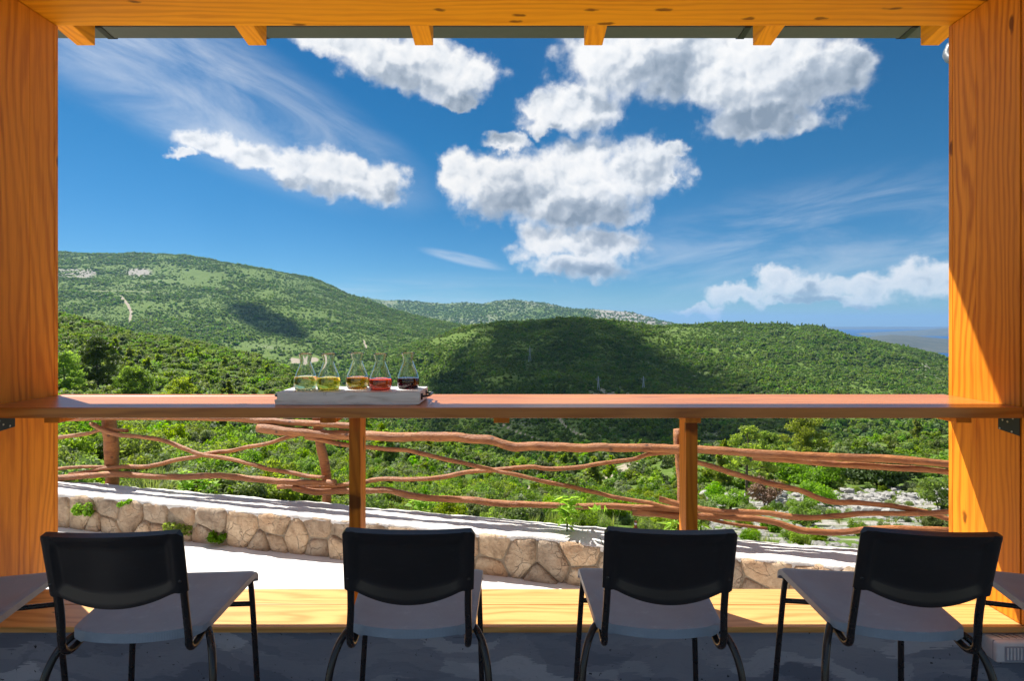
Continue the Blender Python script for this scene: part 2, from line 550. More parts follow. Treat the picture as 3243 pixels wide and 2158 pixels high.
def mat_log():
    m, b, bs, out = new_mat('log_wood')
    tc = b.new('ShaderNodeTexCoord')
    g_ = tc.outputs['Object']
    n1 = b.noise(b.vmath('MULTIPLY', g_, (1.0, 3.0, 7.0)), 5.0, 5.0, 0.6, 0.3)
    n2 = b.noise(g_, 2.2, 3.0, 0.5)
    n3 = b.noise(b.vmath('MULTIPLY', g_, (1.0, 4.0, 10.0)), 22.0, 4.0, 0.65)
    c = b.ramp(b.math('ADD', b.math('MULTIPLY', n1, 0.7), b.math('MULTIPLY', n3, 0.35)),
               [(0.28, (0.11, 0.034, 0.011)), (0.48, (0.30, 0.105, 0.030)), (0.68, (0.48, 0.195, 0.055)), (0.85, (0.66, 0.35, 0.14))])
    c = b.mix(b.smooth(n2, 0.5, 0.75), c, (0.36, 0.150, 0.055))
    vor = b.new('ShaderNodeTexVoronoi'); b.put(vor.inputs['Vector'], g_); vor.inputs['Scale'].default_value = 7.0
    k = b.math('SUBTRACT', 1.0, b.smooth(vor.outputs['Distance'], 0.05, 0.16))
    c = b.mix(b.math('MULTIPLY', k, 0.85), c, (0.07, 0.028, 0.016))
    b.put(bs.inputs['Base Color'], c)
    bs.inputs['Roughness'].default_value = 0.55
    bump(b, bs, b.math('ADD', n1, b.math('MULTIPLY', n3, 0.6)), 0.8, 0.02)
    return m
M_LOG = mat_log()

def mat_stone():
    m, b, bs, out = new_mat('wall_stone')
    tc = b.new('ShaderNodeTexCoord'); oi = b.new('ShaderNodeObjectInfo')
    p = b.vmath('ADD', tc.outputs['Object'], b.vmath('SCALE', b.comb(oi.outputs['Random'], 0.3, oi.outputs['Random']), s=50.0))
    n1 = b.noise(p, 6.0, 6.0, 0.62, 0.4)
    n2 = b.noise(p, 28.0, 6.0, 0.7)
    n3 = b.noise(p, 3.0, 2.0, 0.5)
    c = b.ramp(n1, [(0.28, (0.20, 0.145, 0.095)), (0.45, (0.42, 0.33, 0.235)), (0.62, (0.56, 0.475, 0.36)), (0.8, (0.68, 0.62, 0.53))])
    c = b.mix(b.math('MULTIPLY', b.smooth(n3, 0.5, 0.72), 0.6), c, (0.42, 0.24, 0.12))
    c = b.mix(b.math('MULTIPLY', b.smooth(n2, 0.58, 0.72), 0.35), c, (0.66, 0.62, 0.56))
    tint = b.mix(oi.outputs['Random'], (0.70, 0.68, 0.68), (1.20, 1.08, 0.94))
    c = b.mix(1.0, c, tint, 'MULTIPLY')
    # cracks
    wv = b.vmath('ADD', p, b.vmath('SCALE', b.noise(p, 7.0, 3.0, 0.6, color=True), s=0.12))
    vor = b.new('ShaderNodeTexVoronoi', feature='DISTANCE_TO_EDGE'); b.put(vor.inputs['Vector'], wv); vor.inputs['Scale'].default_value = 9.0
    ck = b.math('SUBTRACT', 1.0, b.smooth(vor.outputs['Distance'], 0.0, 0.03))
    ck = b.math('MULTIPLY', ck, b.smooth(n1, 0.45, 0.6))
    c = b.mix(b.math('MULTIPLY', ck, 0.35), c, (0.10, 0.07, 0.05))
    b.put(bs.inputs['Base Color'], c)
    bs.inputs['Roughness'].default_value = 0.85
    h = b.math('SUBTRACT', b.math('ADD', n1, b.math('MULTIPLY', n2, 0.45)), b.math('MULTIPLY', ck, 0.3))
    bump(b, bs, h, 1.0, 0.045)
    return m
M_STONE = mat_stone()

def mat_rough(name, stops, scale=8.0, fine=60.0, bstr=0.6, bdist=0.01, rough=0.9, dark=None):
    m, b, bs, out = new_mat(name)
    tc = b.new('ShaderNodeTexCoord')
    p = tc.outputs['Object']
    n1 = b.noise(p, scale, 5.0, 0.6, 0.2)
    n2 = b.noise(p, fine, 5.0, 0.7)
    f = b.math('ADD', b.math('MULTIPLY', n1, 0.65), b.math('MULTIPLY', n2, 0.35))
    c = b.ramp(f, stops)
    if dark:
        vor = b.noise(p, dark[0], 6.0, 0.7)
        c = b.mix(b.math('MULTIPLY', b.smooth(vor, dark[1], dark[1] + 0.08), dark[3]), c, dark[2])
    b.put(bs.inputs['Base Color'], c)
    bs.inputs['Roughness'].default_value = rough
    bump(b, bs, b.math('ADD', n1, n2), bstr, bdist)
    return m
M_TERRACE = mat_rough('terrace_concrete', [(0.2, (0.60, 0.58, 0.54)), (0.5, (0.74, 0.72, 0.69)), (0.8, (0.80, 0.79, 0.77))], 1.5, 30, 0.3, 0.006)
M_CAP = mat_rough('wall_cap_concrete', [(0.25, (0.45, 0.43, 0.40)), (0.5, (0.66, 0.64, 0.61)), (0.8, (0.78, 0.77, 0.74))], 5, 60, 0.9, 0.012, dark=(16, 0.60, (0.20, 0.16, 0.12), 0.6))
M_MORTAR = mat_rough('wall_mortar', [(0.2, (0.18, 0.14, 0.10)), (0.5, (0.37, 0.30, 0.22)), (0.8, (0.54, 0.46, 0.36))], 10, 60, 1.0, 0.03)
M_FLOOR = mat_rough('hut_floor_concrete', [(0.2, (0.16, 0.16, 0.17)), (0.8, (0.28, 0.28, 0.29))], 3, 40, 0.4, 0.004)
M_GROUND = mat_rough('dry_ground', [(0.2, (0.10, 0.11, 0.04)), (0.5, (0.22, 0.20, 0.11)), (0.8, (0.40, 0.36, 0.27))], 1.2, 9, 0.8, 0.05)

def mat_paint():
    m, b, bs, out = new_mat('grey_brushed_paint')
    tc = b.new('ShaderNodeTexCoord'); p = tc.outputs['Object']
    wrp = b.vmath('SCALE', b.vmath('SUBTRACT', b.noise(p, 2.6, 2.0, 0.5, color=True), (0.5, 0.5, 0.5)), s=0.28)
    fine = b.vmath('SCALE', b.vmath('SUBTRACT', b.noise(b.vmath('MULTIPLY', p, (4.0, 1.0, 40.0)), 3.0, 3.0, 0.6, color=True), (0.5, 0.5, 0.5)), s=0.05)
    q = b.vmath('ADD', b.vmath('ADD', p, wrp), fine)
    qx, qy, qz = b.sep(q)
    def strokes(a, c_, seed):
        v = b.new('ShaderNodeTexVoronoi', voronoi_dimensions='2D')
        b.put(v.inputs['Vector'], b.comb(b.math('ADD', b.math('MULTIPLY', qx, a), seed), b.math('ADD', b.math('MULTIPLY', qz, c_), b.math('MULTIPLY', qx, 0.8)), 0.0))
        v.inputs['Scale'].default_value = 1.0
        return b.sep(v.outputs['Color'])[0]
    s1 = strokes(2.6, 9.0, 3.0); s2 = strokes(3.6, 16.0, 11.0)
    n3 = b.noise(b.vmath('MULTIPLY', q, (3.0, 1.0, 60.0)), 4.0, 4.0, 0.6)
    f_ = b.math('ADD', b.math('MULTIPLY', s1, 0.55), b.math('MULTIPLY', s2, 0.45))
    c = b.ramp(f_, [(0.15, (0.15, 0.165, 0.21)), (0.5, (0.24, 0.255, 0.30)), (0.72, (0.30, 0.31, 0.35)), (0.95, (0.46, 0.465, 0.50))])
    c = b.mix(b.math('MULTIPLY', b.smooth(n3, 0.5, 0.75), 0.3), c, (0.10, 0.11, 0.14))
    sp = b.noise(p, 45.0, 3.0, 0.6)
    c = b.mix(b.smooth(sp, 0.68, 0.72), c, (0.02, 0.02, 0.025))
    b.put(bs.inputs['Base Color'], c)
    bs.inputs['Roughness'].default_value = 0.62
    bump(b, bs, b.math('ADD', n3, b.noise(p, 30.0, 4.0, 0.6)), 0.35, 0.004)
    return m
M_PAINT = mat_paint()

def mat_board():
    m, b, bs, out = new_mat('whitewashed_board')
    tc = b.new('ShaderNodeTexCoord'); p = tc.outputs['Object']
    q = b.vmath('MULTIPLY', p, (0.12, 1, 1))
    n1 = b.noise(q, 45.0, 5.0, 0.6, 0.8)
    n2 = b.noise(p, 16.0, 5.0, 0.65, 0.4)
    c = b.ramp(n1, [(0.3, (0.50, 0.48, 0.45)), (0.5, (0.70, 0.69, 0.67)), (0.7, (0.78, 0.77, 0.76))])
    c = b.mix(b.math('MULTIPLY', b.smooth(n2, 0.62, 0.70), 0.75), c, (0.20, 0.17, 0.14))
    b.put(bs.inputs['Base Color'], c)
    bs.inputs['Roughness'].default_value = 0.45
    bump(b, bs, n1, 0.4, 0.004)
    return m
M_BOARD = mat_board()

def leaf_mat(name, c1, c2, transl=0.35, rough=0.55, inst=True):
    """foliage: colour varies leaf by leaf (attribute tint) and plant by plant"""
    m, b, bs, out = new_mat(name)
    at = b.new('ShaderNodeAttribute'); at.attribute_name = 'tint'
    f = at.outputs['Fac']
    c = b.mix(f, c1, c2)
    if inst:
        oi = b.new('ShaderNodeObjectInfo')
        h = b.new('ShaderNodeHueSaturation')
        b.put(h.inputs['Hue'], b.math('ADD', 0.47, b.math('MULTIPLY', oi.outputs['Random'], 0.05)))
        rnd2 = b.math('FRACT', b.math('MULTIPLY', oi.outputs['Random'], 17.31))
        b.put(h.inputs['Saturation'], b.math('ADD', 0.75, b.math('MULTIPLY', rnd2, 0.4)))
        rnd3 = b.math('FRACT', b.math('MULTIPLY', oi.outputs['Random'], 71.77))
        pl = b.noise(b.vmath('MULTIPLY', oi.outputs['Location'], (1.0, 1.0, 1.0)), 0.02, 4.0, 0.6)
        b.put(h.inputs['Value'], b.math('ADD', b.math('ADD', 0.42, b.math('MULTIPLY', rnd3, 0.38)), b.math('MULTIPLY', pl, 0.80)))
        b.put(h.inputs['Color'], c)
        c = h.outputs[0]
    b.put(bs.inputs['Base Color'], c)
    bs.inputs['Roughness'].default_value = rough
    bs.inputs['Specular IOR Level'].default_value = 0.25
    tr = b.new('ShaderNodeBsdfTranslucent')
    b.put(tr.inputs['Color'], b.mix(1.0, c, (1.7, 1.9, 0.6), 'MULTIPLY'))
    ms = b.new('ShaderNodeMixShader')
    ms.inputs[0].default_value = transl
    b.t.links.new(bs.outputs[0], ms.inputs[1]); b.t.links.new(tr.outputs[0], ms.inputs[2])
    b.t.links.new(ms.outputs[0], out.inputs[0])
    return m
M_LEAF_MID = leaf_mat('leaf_maquis', (0.070, 0.125, 0.016), (0.18, 0.25, 0.040), 0.55)
M_LEAF_BRIGHT = leaf_mat('leaf_bright', (0.10, 0.19, 0.010), (0.24, 0.35, 0.025), 0.55)
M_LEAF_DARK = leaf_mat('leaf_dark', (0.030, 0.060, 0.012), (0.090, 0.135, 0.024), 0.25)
M_LEAF_PINE = leaf_mat('leaf_pine', (0.11, 0.16, 0.014), (0.25, 0.32, 0.036), 0.6)
M_LEAF_GREY = leaf_mat('leaf_greygreen', (0.11, 0.15, 0.060), (0.24, 0.29, 0.13), 0.4)
M_LEAF_BROWN = leaf_mat('leaf_dry', (0.14, 0.080, 0.055), (0.30, 0.19, 0.135), 0.2)
M_LEAF_FAR = leaf_mat('leaf_far', (0.065, 0.125, 0.015), (0.140, 0.215, 0.032), 0.48)
M_LEAF_FARPINE = leaf_mat('leaf_far_pine', (0.075, 0.130, 0.012), (0.160, 0.235, 0.026), 0.5)
M_BARK = mat_rough('bark', [(0.3, (0.05, 0.038, 0.028)), (0.7, (0.16, 0.125, 0.095))], 12, 60, 0.8, 0.02)
M_ROCK = mat_rough('limestone', [(0.25, (0.18, 0.175, 0.16)), (0.5, (0.32, 0.31, 0.29)), (0.8, (0.46, 0.45, 0.42))], 4, 20, 0.8, 0.03)
M_DIRT = mat_rough('pale_track', [(0.2, (0.36, 0.32, 0.26)), (0.8, (0.55, 0.51, 0.45))], 0.3, 3, 0.4, 0.02)

def mat_terrain(name):
    m, b, bs, out = new_mat(name)
    tc = b.new('ShaderNodeTexCoord'); p = tc.outputs['Object']
    a1 = b.new('ShaderNodeAttribute'); a1.attribute_name = 'rock'
    a2 = b.new('ShaderNodeAttribute'); a2.attribute_name = 'dirt'
    n1 = b.noise(p, 0.09, 6.0, 0.65)
    n2 = b.noise(p, 0.5, 6.0, 0.7)
    n3 = b.noise(p, 3.0, 5.0, 0.7)
    grass = b.ramp(b.math('ADD', b.math('MULTIPLY', n1, 0.5), b.math('MULTIPLY', n2, 0.5)),
                   [(0.3, (0.060, 0.110, 0.016)), (0.5, (0.095, 0.150, 0.028)), (0.68, (0.14, 0.185, 0.048)), (0.85, (0.26, 0.25, 0.13))])
    rock = b.ramp(b.math('ADD', b.math('MULTIPLY', n2, 0.6), b.math('MULTIPLY', n3, 0.4)),
                  [(0.3, (0.13, 0.125, 0.10)), (0.5, (0.26, 0.245, 0.21)), (0.7, (0.44, 0.42, 0.38))])
    rf = b.math('ADD', a1.outputs['Fac'], b.math('MULTIPLY', b.math('SUBTRACT', n2, 0.5), 1.1))
    c = b.mix(b.smooth(rf, 0.42, 0.62), grass, rock)
    dirt = b.mix(n2, (0.22, 0.18, 0.13), (0.40, 0.35, 0.28))
    c = b.mix(b.smooth(a2.outputs['Fac'], 0.35, 0.65), c, dirt)
    b.put(bs.inputs['Base Color'], c)
    bs.inputs['Roughness'].default_value = 0.95
    bs.inputs['Specular IOR Level'].default_value = 0.1
    bump(b, bs, b.math('ADD', n2, b.math('MULTIPLY', n3, 0.4)), 0.8, 0.5)
    return m
M_TERRAIN = mat_terrain('maquis_terrain')

# ------------------------------------------------------------------ the land
def interp_cols(us, table, ucols):
    """table rows per control column -> interpolated (smooth) at ucols"""
    T = np.array(table, dtype=float)
    out = np.zeros((len(ucols), T.shape[1]))
    for k in range(T.shape[1]):
        out[:, k] = np.interp(ucols, us, T[:, k])
    return out

def smooth1(a, n):
    k = np.hanning(n + 2)[1:-1]; k /= k.sum()
    pad = np.pad(a, ((n, n), (0, 0)), mode='edge')
    return np.stack([np.convolve(pad[:, i], k, mode='same')[n:-n] for i in range(a.shape[1])], 1)

def seg_dist(u, v, pts):
    best = np.full(u.shape, 1e9)
    for (a, b) in zip(pts[:-1], pts[1:]):
        ax, ay = a; bx, by = b
        t = np.clip(((u-ax)*(bx-ax) + (v-ay)*(by-ay)) / ((bx-ax)**2 + (by-ay)**2), 0, 1)
        best = np.minimum(best, np.hypot(u-(ax+t*(bx-ax)), v-(ay+t*(by-ay))))
    return best

class Land:
    """terrain sampled on a fan of directions (ground tangent u) and distances d"""
    def __init__(self, name, ucols, dist, vv, amp, seed, rockf=None, dirtf=None, nscale=0.02):
        self.u, self.ld = ucols, np.log(dist)
        U, Dm = np.meshgrid(ucols, dist)
        Z = CAMZ - (vv - CV) / F * Dm
        X = (U - CU) / F * Dm
        nz = fbm(X * nscale, Dm * nscale, 5, seed) - 0.5
        nz2 = fbm(X * nscale * 6, Dm * nscale * 6, 3, seed + 5) - 0.5
        Z = Z + amp(Dm) * (nz * 2 + nz2 * 0.35)
        self.Z = Z
        V = CV - (Z - CAMZ) / Dm * F
        rock = np.zeros_like(Z) if rockf is None else rockf(U, V, X, Dm)
        dirt = np.zeros_like(Z) if dirtf is None else dirtf(U, V, X, Dm)
        self.rock, self.dirt = rock, dirt
        me = grid_mesh(name, np.stack([X, Dm, Z], 2), len(ucols), len(dist))
        for nm, arr in (('rock', rock), ('dirt', dirt)):
            at = me.attributes.new(nm, 'FLOAT', 'POINT')
            at.data.foreach_set('value', arr.astype(np.float32).ravel())
        self.o = link(name, me, M_TERRAIN)
        tag(self.o, kind='structure')
    def _bil(self, A, u, d):
        fu = np.interp(u, self.u, np.arange(len(self.u)))
        fd = np.interp(np.log(d), self.ld, np.arange(len(self.ld)))
        i0 = np.clip(fu.astype(int), 0, len(self.u)-2); j0 = np.clip(fd.astype(int), 0, len(self.ld)-2)
        a, b = fu - i0, fd - j0
        return (A[j0, i0]*(1-a)+A[j0, i0+1]*a)*(1-b) + (A[j0+1, i0]*(1-a)+A[j0+1, i0+1]*a)*b
    def z(self, u, d): return self._bil(self.Z, np.asarray(u, float), np.asarray(d, float))
    def scatter(self, n, u0, u1, d0, d1, seed, keep=None):
        r = np.random.default_rng(seed)
        u = r.uniform(u0, u1, n)
        d = np.sqrt(r.uniform(d0*d0, d1*d1, n))
        z = self.z(u, d)
        if keep is not None:
            k = keep(u, d, z, r)
            u, d, z = u[k], d[k], z[k]
        return np.stack([(u-CU)/F*d, d, z], 1), u, d, CV - (z - CAMZ)/d*F

# --- near slope, valley and the round hill across it ---------------------
US = [-1500, -600, 186, 425, 700, 944, 1000, 1240, 1380, 1440, 1512, 1586, 1700, 1850, 1930, 2000, 2074, 2200, 2423, 2518, 2588, 2640, 2730, 2848, 3004, 3243, 3800, 4800]
ridgeC = [1700, 1500, 1300, 1260, 1220, 1180, 1170, 1110, 1062, 1040, 1022, 1017, 1016, 1011, 1008, 1017, 1024, 1026, 1026, 1028, 1033, 1044, 1065, 1092, 1137, 1200, 1280, 1340]
lipu = [-1500, 186, 330, 425, 543, 613, 708, 802, 897, 944, 1000, 1060, 1161, 1238, 1339, 1424, 1500, 1600, 1750, 1850, 2000, 2200, 2400, 2600, 2800, 3004, 3600, 4800]
lipv = [985, 990, 1031, 1057, 1064, 1079, 1107, 1131, 1171, 1196, 1232, 1268, 1330, 1352, 1380, 1405, 1425, 1455, 1478, 1485, 1455, 1415, 1402, 1398, 1390, 1372, 1340, 1320]
lipd = [300, 260, 260, 255, 250, 245, 240, 230, 220, 210, 200, 180, 150, 130, 118, 110, 105, 100, 100, 100, 95, 90, 90, 90, 90, 95, 100, 110]
ucols = np.unique(np.concatenate([np.linspace(-1500, 0, 60), np.linspace(0, 3243, 520), np.linspace(3243, 4800, 60)]))
rC = np.interp(ucols, US, ridgeC)
lv = np.interp(ucols, lipu, lipv); ldd = np.interp(ucols, lipu, lipd)
v12 = np.interp(ucols, [-1500, 186, 700, 1240, 1850, 2200, 3004, 4800], [1540, 1560, 1590, 1640, 1665, 1685, 1700, 1710])
v30 = np.interp(ucols, [-1500, 186, 700, 1000, 1240, 1500, 1850, 2200, 2600, 3004, 4800], [1330, 1345, 1430, 1480, 1520, 1560, 1590, 1600, 1580, 1570, 1560])
v60 = np.interp(ucols, [-1500, 186, 700, 1000, 1240, 1500, 1850, 2200, 2600, 3004, 4800], [1220, 1225, 1310, 1385, 1440, 1490, 1535, 1495, 1470, 1455, 1440])
valz = np.interp(ucols, [-1500, 186, 1000, 1240, 1500, 1850, 2200, 3004, 4800], [-150, -140, -110, -85, -70, -50, -60, -58, -70])   # valley floor height
vald = np.interp(ucols, [-1500, 1000, 1300, 1850, 3004, 4800], [480, 420, 330, 240, 230, 230])
ridD = np.interp(ucols, [-1500, 1000, 1440, 1800, 2600, 3243, 4800], [700, 700, 820, 800, 780, 700, 650])
midv = np.interp(ucols, [-1500, 1000, 1240, 1500, 1850, 2200, 2600, 3004, 4800], [1500, 1330, 1215, 1175, 1180, 1185, 1180, 1222, 1380])
dist = np.geomspace(3.3, 1500, 350)
VV = np.zeros((len(dist), len(ucols)))
for i in range(len(ucols)):
    zk = lambda d, v: CAMZ - (v - CV) / F * d
    ks = [(3.3, -1.05), (4.4, -1.0), (5.9, -0.86 - 0.25 * max(0.0, min(1.0, (ucols[i] - 900) / 1500))), (12, zk(12, v12[i])), (30, zk(30, v30[i])), (62, zk(62, v60[i])), (ldd[i], zk(ldd[i], lv[i])),
          (ldd[i] * 1.22, zk(ldd[i]*1.22, lv[i] + 22)), (vald[i], valz[i]),
          (0.5 * (vald[i] + ridD[i]), zk(0.5 * (vald[i] + ridD[i]), midv[i])), (ridD[i], zk(ridD[i], rC[i])),
          (ridD[i] * 1.2, zk(ridD[i], rC[i]) - 25), (1500, -185)]
    if ks[8][0] < ks[7][0] * 1.1: ks[8] = (ks[7][0] * 1.1, ks[8][1])
    zz = np.interp(dist, [k[0] for k in ks], [k[1] for k in ks])
    VV[:, i] = zz
ker = np.hanning(9)[1:-1]; ker /= ker.sum()
for i in range(len(ucols)):
    VV[:, i] = np.convolve(np.pad(VV[:, i], 3, mode='edge'), ker, mode='same')[3:-3]
VV = CV - (VV - CAMZ) / dist[:, None] * F

ROAD = [(2010, 1462), (1960, 1478), (1900, 1500), (1862, 1522)]
def rockC(U, V, X, Dm):
    r = 0.02 + 0.46 * fbm(X * 0.012, Dm * 0.012, 4, 91)
    m = np.exp(-(((U - 2080) / 420) ** 2 + ((V - 1300) / 130) ** 2)) * (Dm > 160)
    r = r + 0.40 * m * np.clip(fbm(X*0.03, Dm*0.03, 4, 7) * 2.2 - 0.55, 0, 1)
    m2 = np.exp(-(((U - 2350) / 250) ** 2 + ((V - 1050) / 22) ** 2)) * (Dm > 300)
    r = r + 0.40 * m2 * np.clip(fbm(X*0.05, Dm*0.02, 4, 8) * 2.6 - 0.8, 0, 1)
    m3 = np.exp(-(((U - 2920) / 130) ** 2 + ((V - 1175) / 30) ** 2)) * (Dm > 300)
    r = r + 0.5 * m3 * np.clip(fbm(X*0.05, Dm*0.05, 4, 9) * 2.6 - 0.8, 0, 1)
    near = np.clip((U - 2180) / 200, 0, 1) * (Dm < 33) * np.clip((1730 - V) / 40, 0, 1)
    r = r + 0.22 * near * fbm(X*0.6, Dm*0.6, 3, 65) * 2
    return np.clip(r, 0, 1) - 0.12 * (Dm < 120) * (U < 2100)
def dirtC(U, V, X, Dm):
    a = np.clip(1.2 - seg_dist(U, V, [(2040, 1455), (1960, 1490), (1862, 1530)]) / 17, 0, 1) * np.clip(fbm(X*0.35, Dm*0.35, 3, 66)*2.2 - 0.1, 0, 1) * (Dm > 60) * (Dm < 160)
    b = np.clip(1.2 - seg_dist(U, V, [(1770, 1325), (1800, 1360), (1850, 1385), (1880, 1405)]) / 5, 0, 1) * (Dm > 160)
    c = np.clip(1.2 - seg_dist(U, V, [(1590, 1345), (1650, 1375), (1710, 1395)]) / 4, 0, 1) * (Dm > 160)
    e = np.clip(1.2 - seg_dist(U, V, [(1660, 1550), (1720, 1560)]) / 18, 0, 1) * (Dm > 40) * (Dm < 160)
    return np.maximum(np.maximum(a, b), np.maximum(c, e))
near_amp = lambda D_: np.clip(D_ * 0.012, 0.05, 7.0) * np.clip((D_ - 6.5) / 10, 0, 1)
hillC = Land('terrain', ucols, dist, VV, near_amp, 3, rockC, dirtC, 0.02)

# --- the big hillside on the left ---------------------------------------
ridA_u = [-1500, -600, 0, 186, 283, 472, 585, 661, 755, 864, 991, 1059, 1098, 1146, 1244, 1342, 1439, 1480, 1700, 2000]
ridA_v = [830, 800, 792, 796, 801, 803, 807, 815, 834, 855, 879, 907, 929, 941, 982, 1007, 1026, 1033, 1075, 1150]
uA = np.unique(np.concatenate([np.linspace(-1500, 0, 50), np.linspace(0, 1500, 420), np.linspace(1500, 2000, 40)]))
dA = np.unique(np.concatenate([np.geomspace(420, 1650, 200), np.geomspace(1650, 2400, 20)]))
rA = np.interp(uA, ridA_u, ridA_v)
VA = np.zeros((len(dA), len(uA)))
for i, u in enumerate(uA):
    zk = lambda d, v: CAMZ - (v - CV) / F * d
    r = rA[i]
    v900 = np.interp(u, [-1500, 186, 1000, 1300, 2000], [1010, 985, 1075, 1120, 1200])
    v600 = np.interp(u, [-1500, 186, 1000, 1300, 2000], [1130, 1110, 1225, 1250, 1330])
    ks = [(420, zk(420, v600 + 130)), (600, zk(600, v600)), (900, zk(900, v900)), (1300, zk(1300, v900 * 0.30 + r * 0.70 + 6)), (1600, zk(1600, r)), (1800, zk(1600, r) - 40), (2400, -180)]
    VA[:, i] = np.interp(dA, [k[0] for k in ks], [k[1] for k in ks])
for i in range(len(uA)):
    VA[:, i] = np.convolve(np.pad(VA[:, i], 3, mode='edge'), ker, mode='same')[3:-3]
VA = CV - (VA - CAMZ) / dA[:, None] * F
def rockA(U, V, X, Dm):
    r = 0.00 + 0.50 * fbm(X * 0.009, Dm * 0.009, 4, 31)
    cl = np.exp(-((V - (864 + 0.02 * (U - 186))) / 16) ** 4) * np.clip((340 - U) / 60, 0, 1)
    cl2 = np.exp(-(((U - 438) / 45) ** 2 + ((V - 864) / 15) ** 2))
    brk = np.clip(fbm(X*0.03, V*0.11, 4, 36) * 3.0 - 0.6, 0, 1)
    return np.clip(r + 0.75 * np.maximum(cl, cl2 * 0.9) * brk, 0, 1)
def dirtA(U, V, X, Dm):
    a = np.clip(1.2 - seg_dist(U, V, [(383, 940), (405, 965), (416, 990), (410, 1020)]) / 6, 0, 1)
    b = np.clip(1.2 - seg_dist(U, V, [(1152, 1080), (1165, 1112)]) / 4.5, 0, 1)
    c = np.clip(1.2 - seg_dist(U, V, [(925, 1143), (960, 1148), (1000, 1138)]) / 13, 0, 1) * np.clip(fbm(X*0.08, Dm*0.03, 3, 64) * 2.4 - 0.45, 0, 1)
    d = np.clip(1.2 - seg_dist(U, V, [(100, 921), (400, 922), (560, 930)]) / 2.5, 0, 1) * 0.55
    return np.maximum(np.maximum(a, b), np.maximum(c, d))
hillA = Land('hillside', uA, dA, VA, lambda D_: D_ * 0.0035, 11, rockA, dirtA, 0.006)

# --- far ridge -----------------------------------------------------------
ridB_u = [500, 900, 1146, 1195, 1229, 1293, 1366, 1415, 1464, 1527, 1576, 1625, 1683, 1722, 1781, 1830, 1903, 1952, 2000, 2049, 2098, 2137, 2400]
ridB_v = [960, 945, 941, 949, 953, 954, 960, 963, 958, 963, 954, 951, 958, 961, 973, 980, 983, 985, 990, 1002, 1017, 1026, 1090]
uB = np.linspace(500, 2400, 330)
dB = np.unique(np.concatenate([np.linspace(2300, 3500, 60), np.linspace(3500, 4300, 14)]))
rB = np.interp(uB, ridB_u, ridB_v)
VB = np.zeros((len(dB), len(uB)))
for i, u in enumerate(uB):
    zk = lambda d, v: CAMZ - (v - CV) / F * d
    ks = [(2300, -170), (2700, zk(2700, 1060)), (3100, zk(3100, 0.45 * rB[i] + 0.55 * 1035)), (3500, zk(3500, rB[i])), (3800, zk(3500, rB[i]) - 60), (4300, -190)]
    VB[:, i] = np.interp(dB, [k[0] for k in ks], [k[1] for k in ks])
VB = CV - (VB - CAMZ) / dB[:, None] * F
def rockB(U, V, X, Dm):
    r = 0.12 + 0.5 * fbm(X * 0.004, Dm * 0.004, 4, 55)
    return np.clip(r + 0.5 * np.clip((U - 1850) / 150, 0, 1), 0, 1)
hillB = Land('far_ridge', uB, dB, VB, lambda D_: D_ * 0.0022, 23, rockB, None, 0.003)

# --- sea and islands -----------------------------------------------------
SEA_Z = -175.0
def mat_sea():
    m, b, bs, out = new_mat('sea_water')
    tc = b.new('ShaderNodeTexCoord')
    n = b.noise(tc.outputs['Object'], 0.05, 4.0, 0.6)
    bs.inputs['Base Color'].default_value = (0.010, 0.055, 0.15, 1)
    bs.inputs['Roughness'].default_value = 0.6
    bs.inputs['Specular IOR Level'].default_value = 0.08
    bump(b, bs, n, 0.4, 1.0)
    return m
me = np_mesh('sea', [(-20000, 1300, SEA_Z), (20000, 1300, SEA_Z), (20000, 20500, SEA_Z), (-20000, 20500, SEA_Z)], [(0, 1, 2, 3)])
tag(link('sea', me, mat_sea()), kind='structure')

def island(name, us, vs_, d, depth, seed, rk):
    ui = np.linspace(us[0], us[-1], 160)
    di = np.linspace(d - depth, d + depth, 40)
    r = np.interp(ui, us, vs_)
    top = CAMZ - (r - CV) / F * d
    s = np.cos(np.linspace(-math.pi/2, math.pi/2, 40))[:, None]
    Z = SEA_Z - 2 + (top - SEA_Z + 2)[None, :] * s
    VI = CV - (Z - CAMZ) / di[:, None] * F
    L_ = Land(name, ui, di, VI, lambda D_: D_ * 0.0012 * s, seed, lambda U, V, X, D_: np.clip(rk + 0.5 * (fbm(X*0.004, D_*0.004, 4, seed)-0.5) * 2, 0, 1), None, 0.002)
    L_.o.data.materials.clear(); L_.o.data.materials.append(M_ISLAND)
    return L_
M_ISLAND = mat_rough('island_scrub', [(0.3, (0.020, 0.030, 0.020)), (0.5, (0.045, 0.052, 0.032)), (0.7, (0.085, 0.082, 0.055))], 0.01, 0.05, 0.3, 1.0)
island('island', [2600, 2700, 2758, 2824, 2895, 3004, 3150, 3400, 3500], [1113, 1085, 1068, 1061, 1064, 1074, 1080, 1095, 1108], 3900, 700, 41, 0.32)
island('island', [2550, 2700, 2800, 2900, 3004, 3200, 3600, 3800], [1068, 1060, 1052, 1046, 1039, 1035, 1050, 1062], 8200, 1200, 43, 0.25)
island('island', [2300, 2600, 2750, 2850, 2950, 3300, 4000], [1042, 1037, 1035.5, 1036, 1037, 1034, 1042], 15000, 1800, 44, 0.2)

# ground under and behind the hut
me = np_mesh('ground', [(-60, -90, -0.78), (60, -90, -0.78), (60, 4.2, -0.78), (-60, 6.6, -0.78)], [(0, 1, 2, 3)])
tag(link('ground', me, M_GROUND), kind='structure')

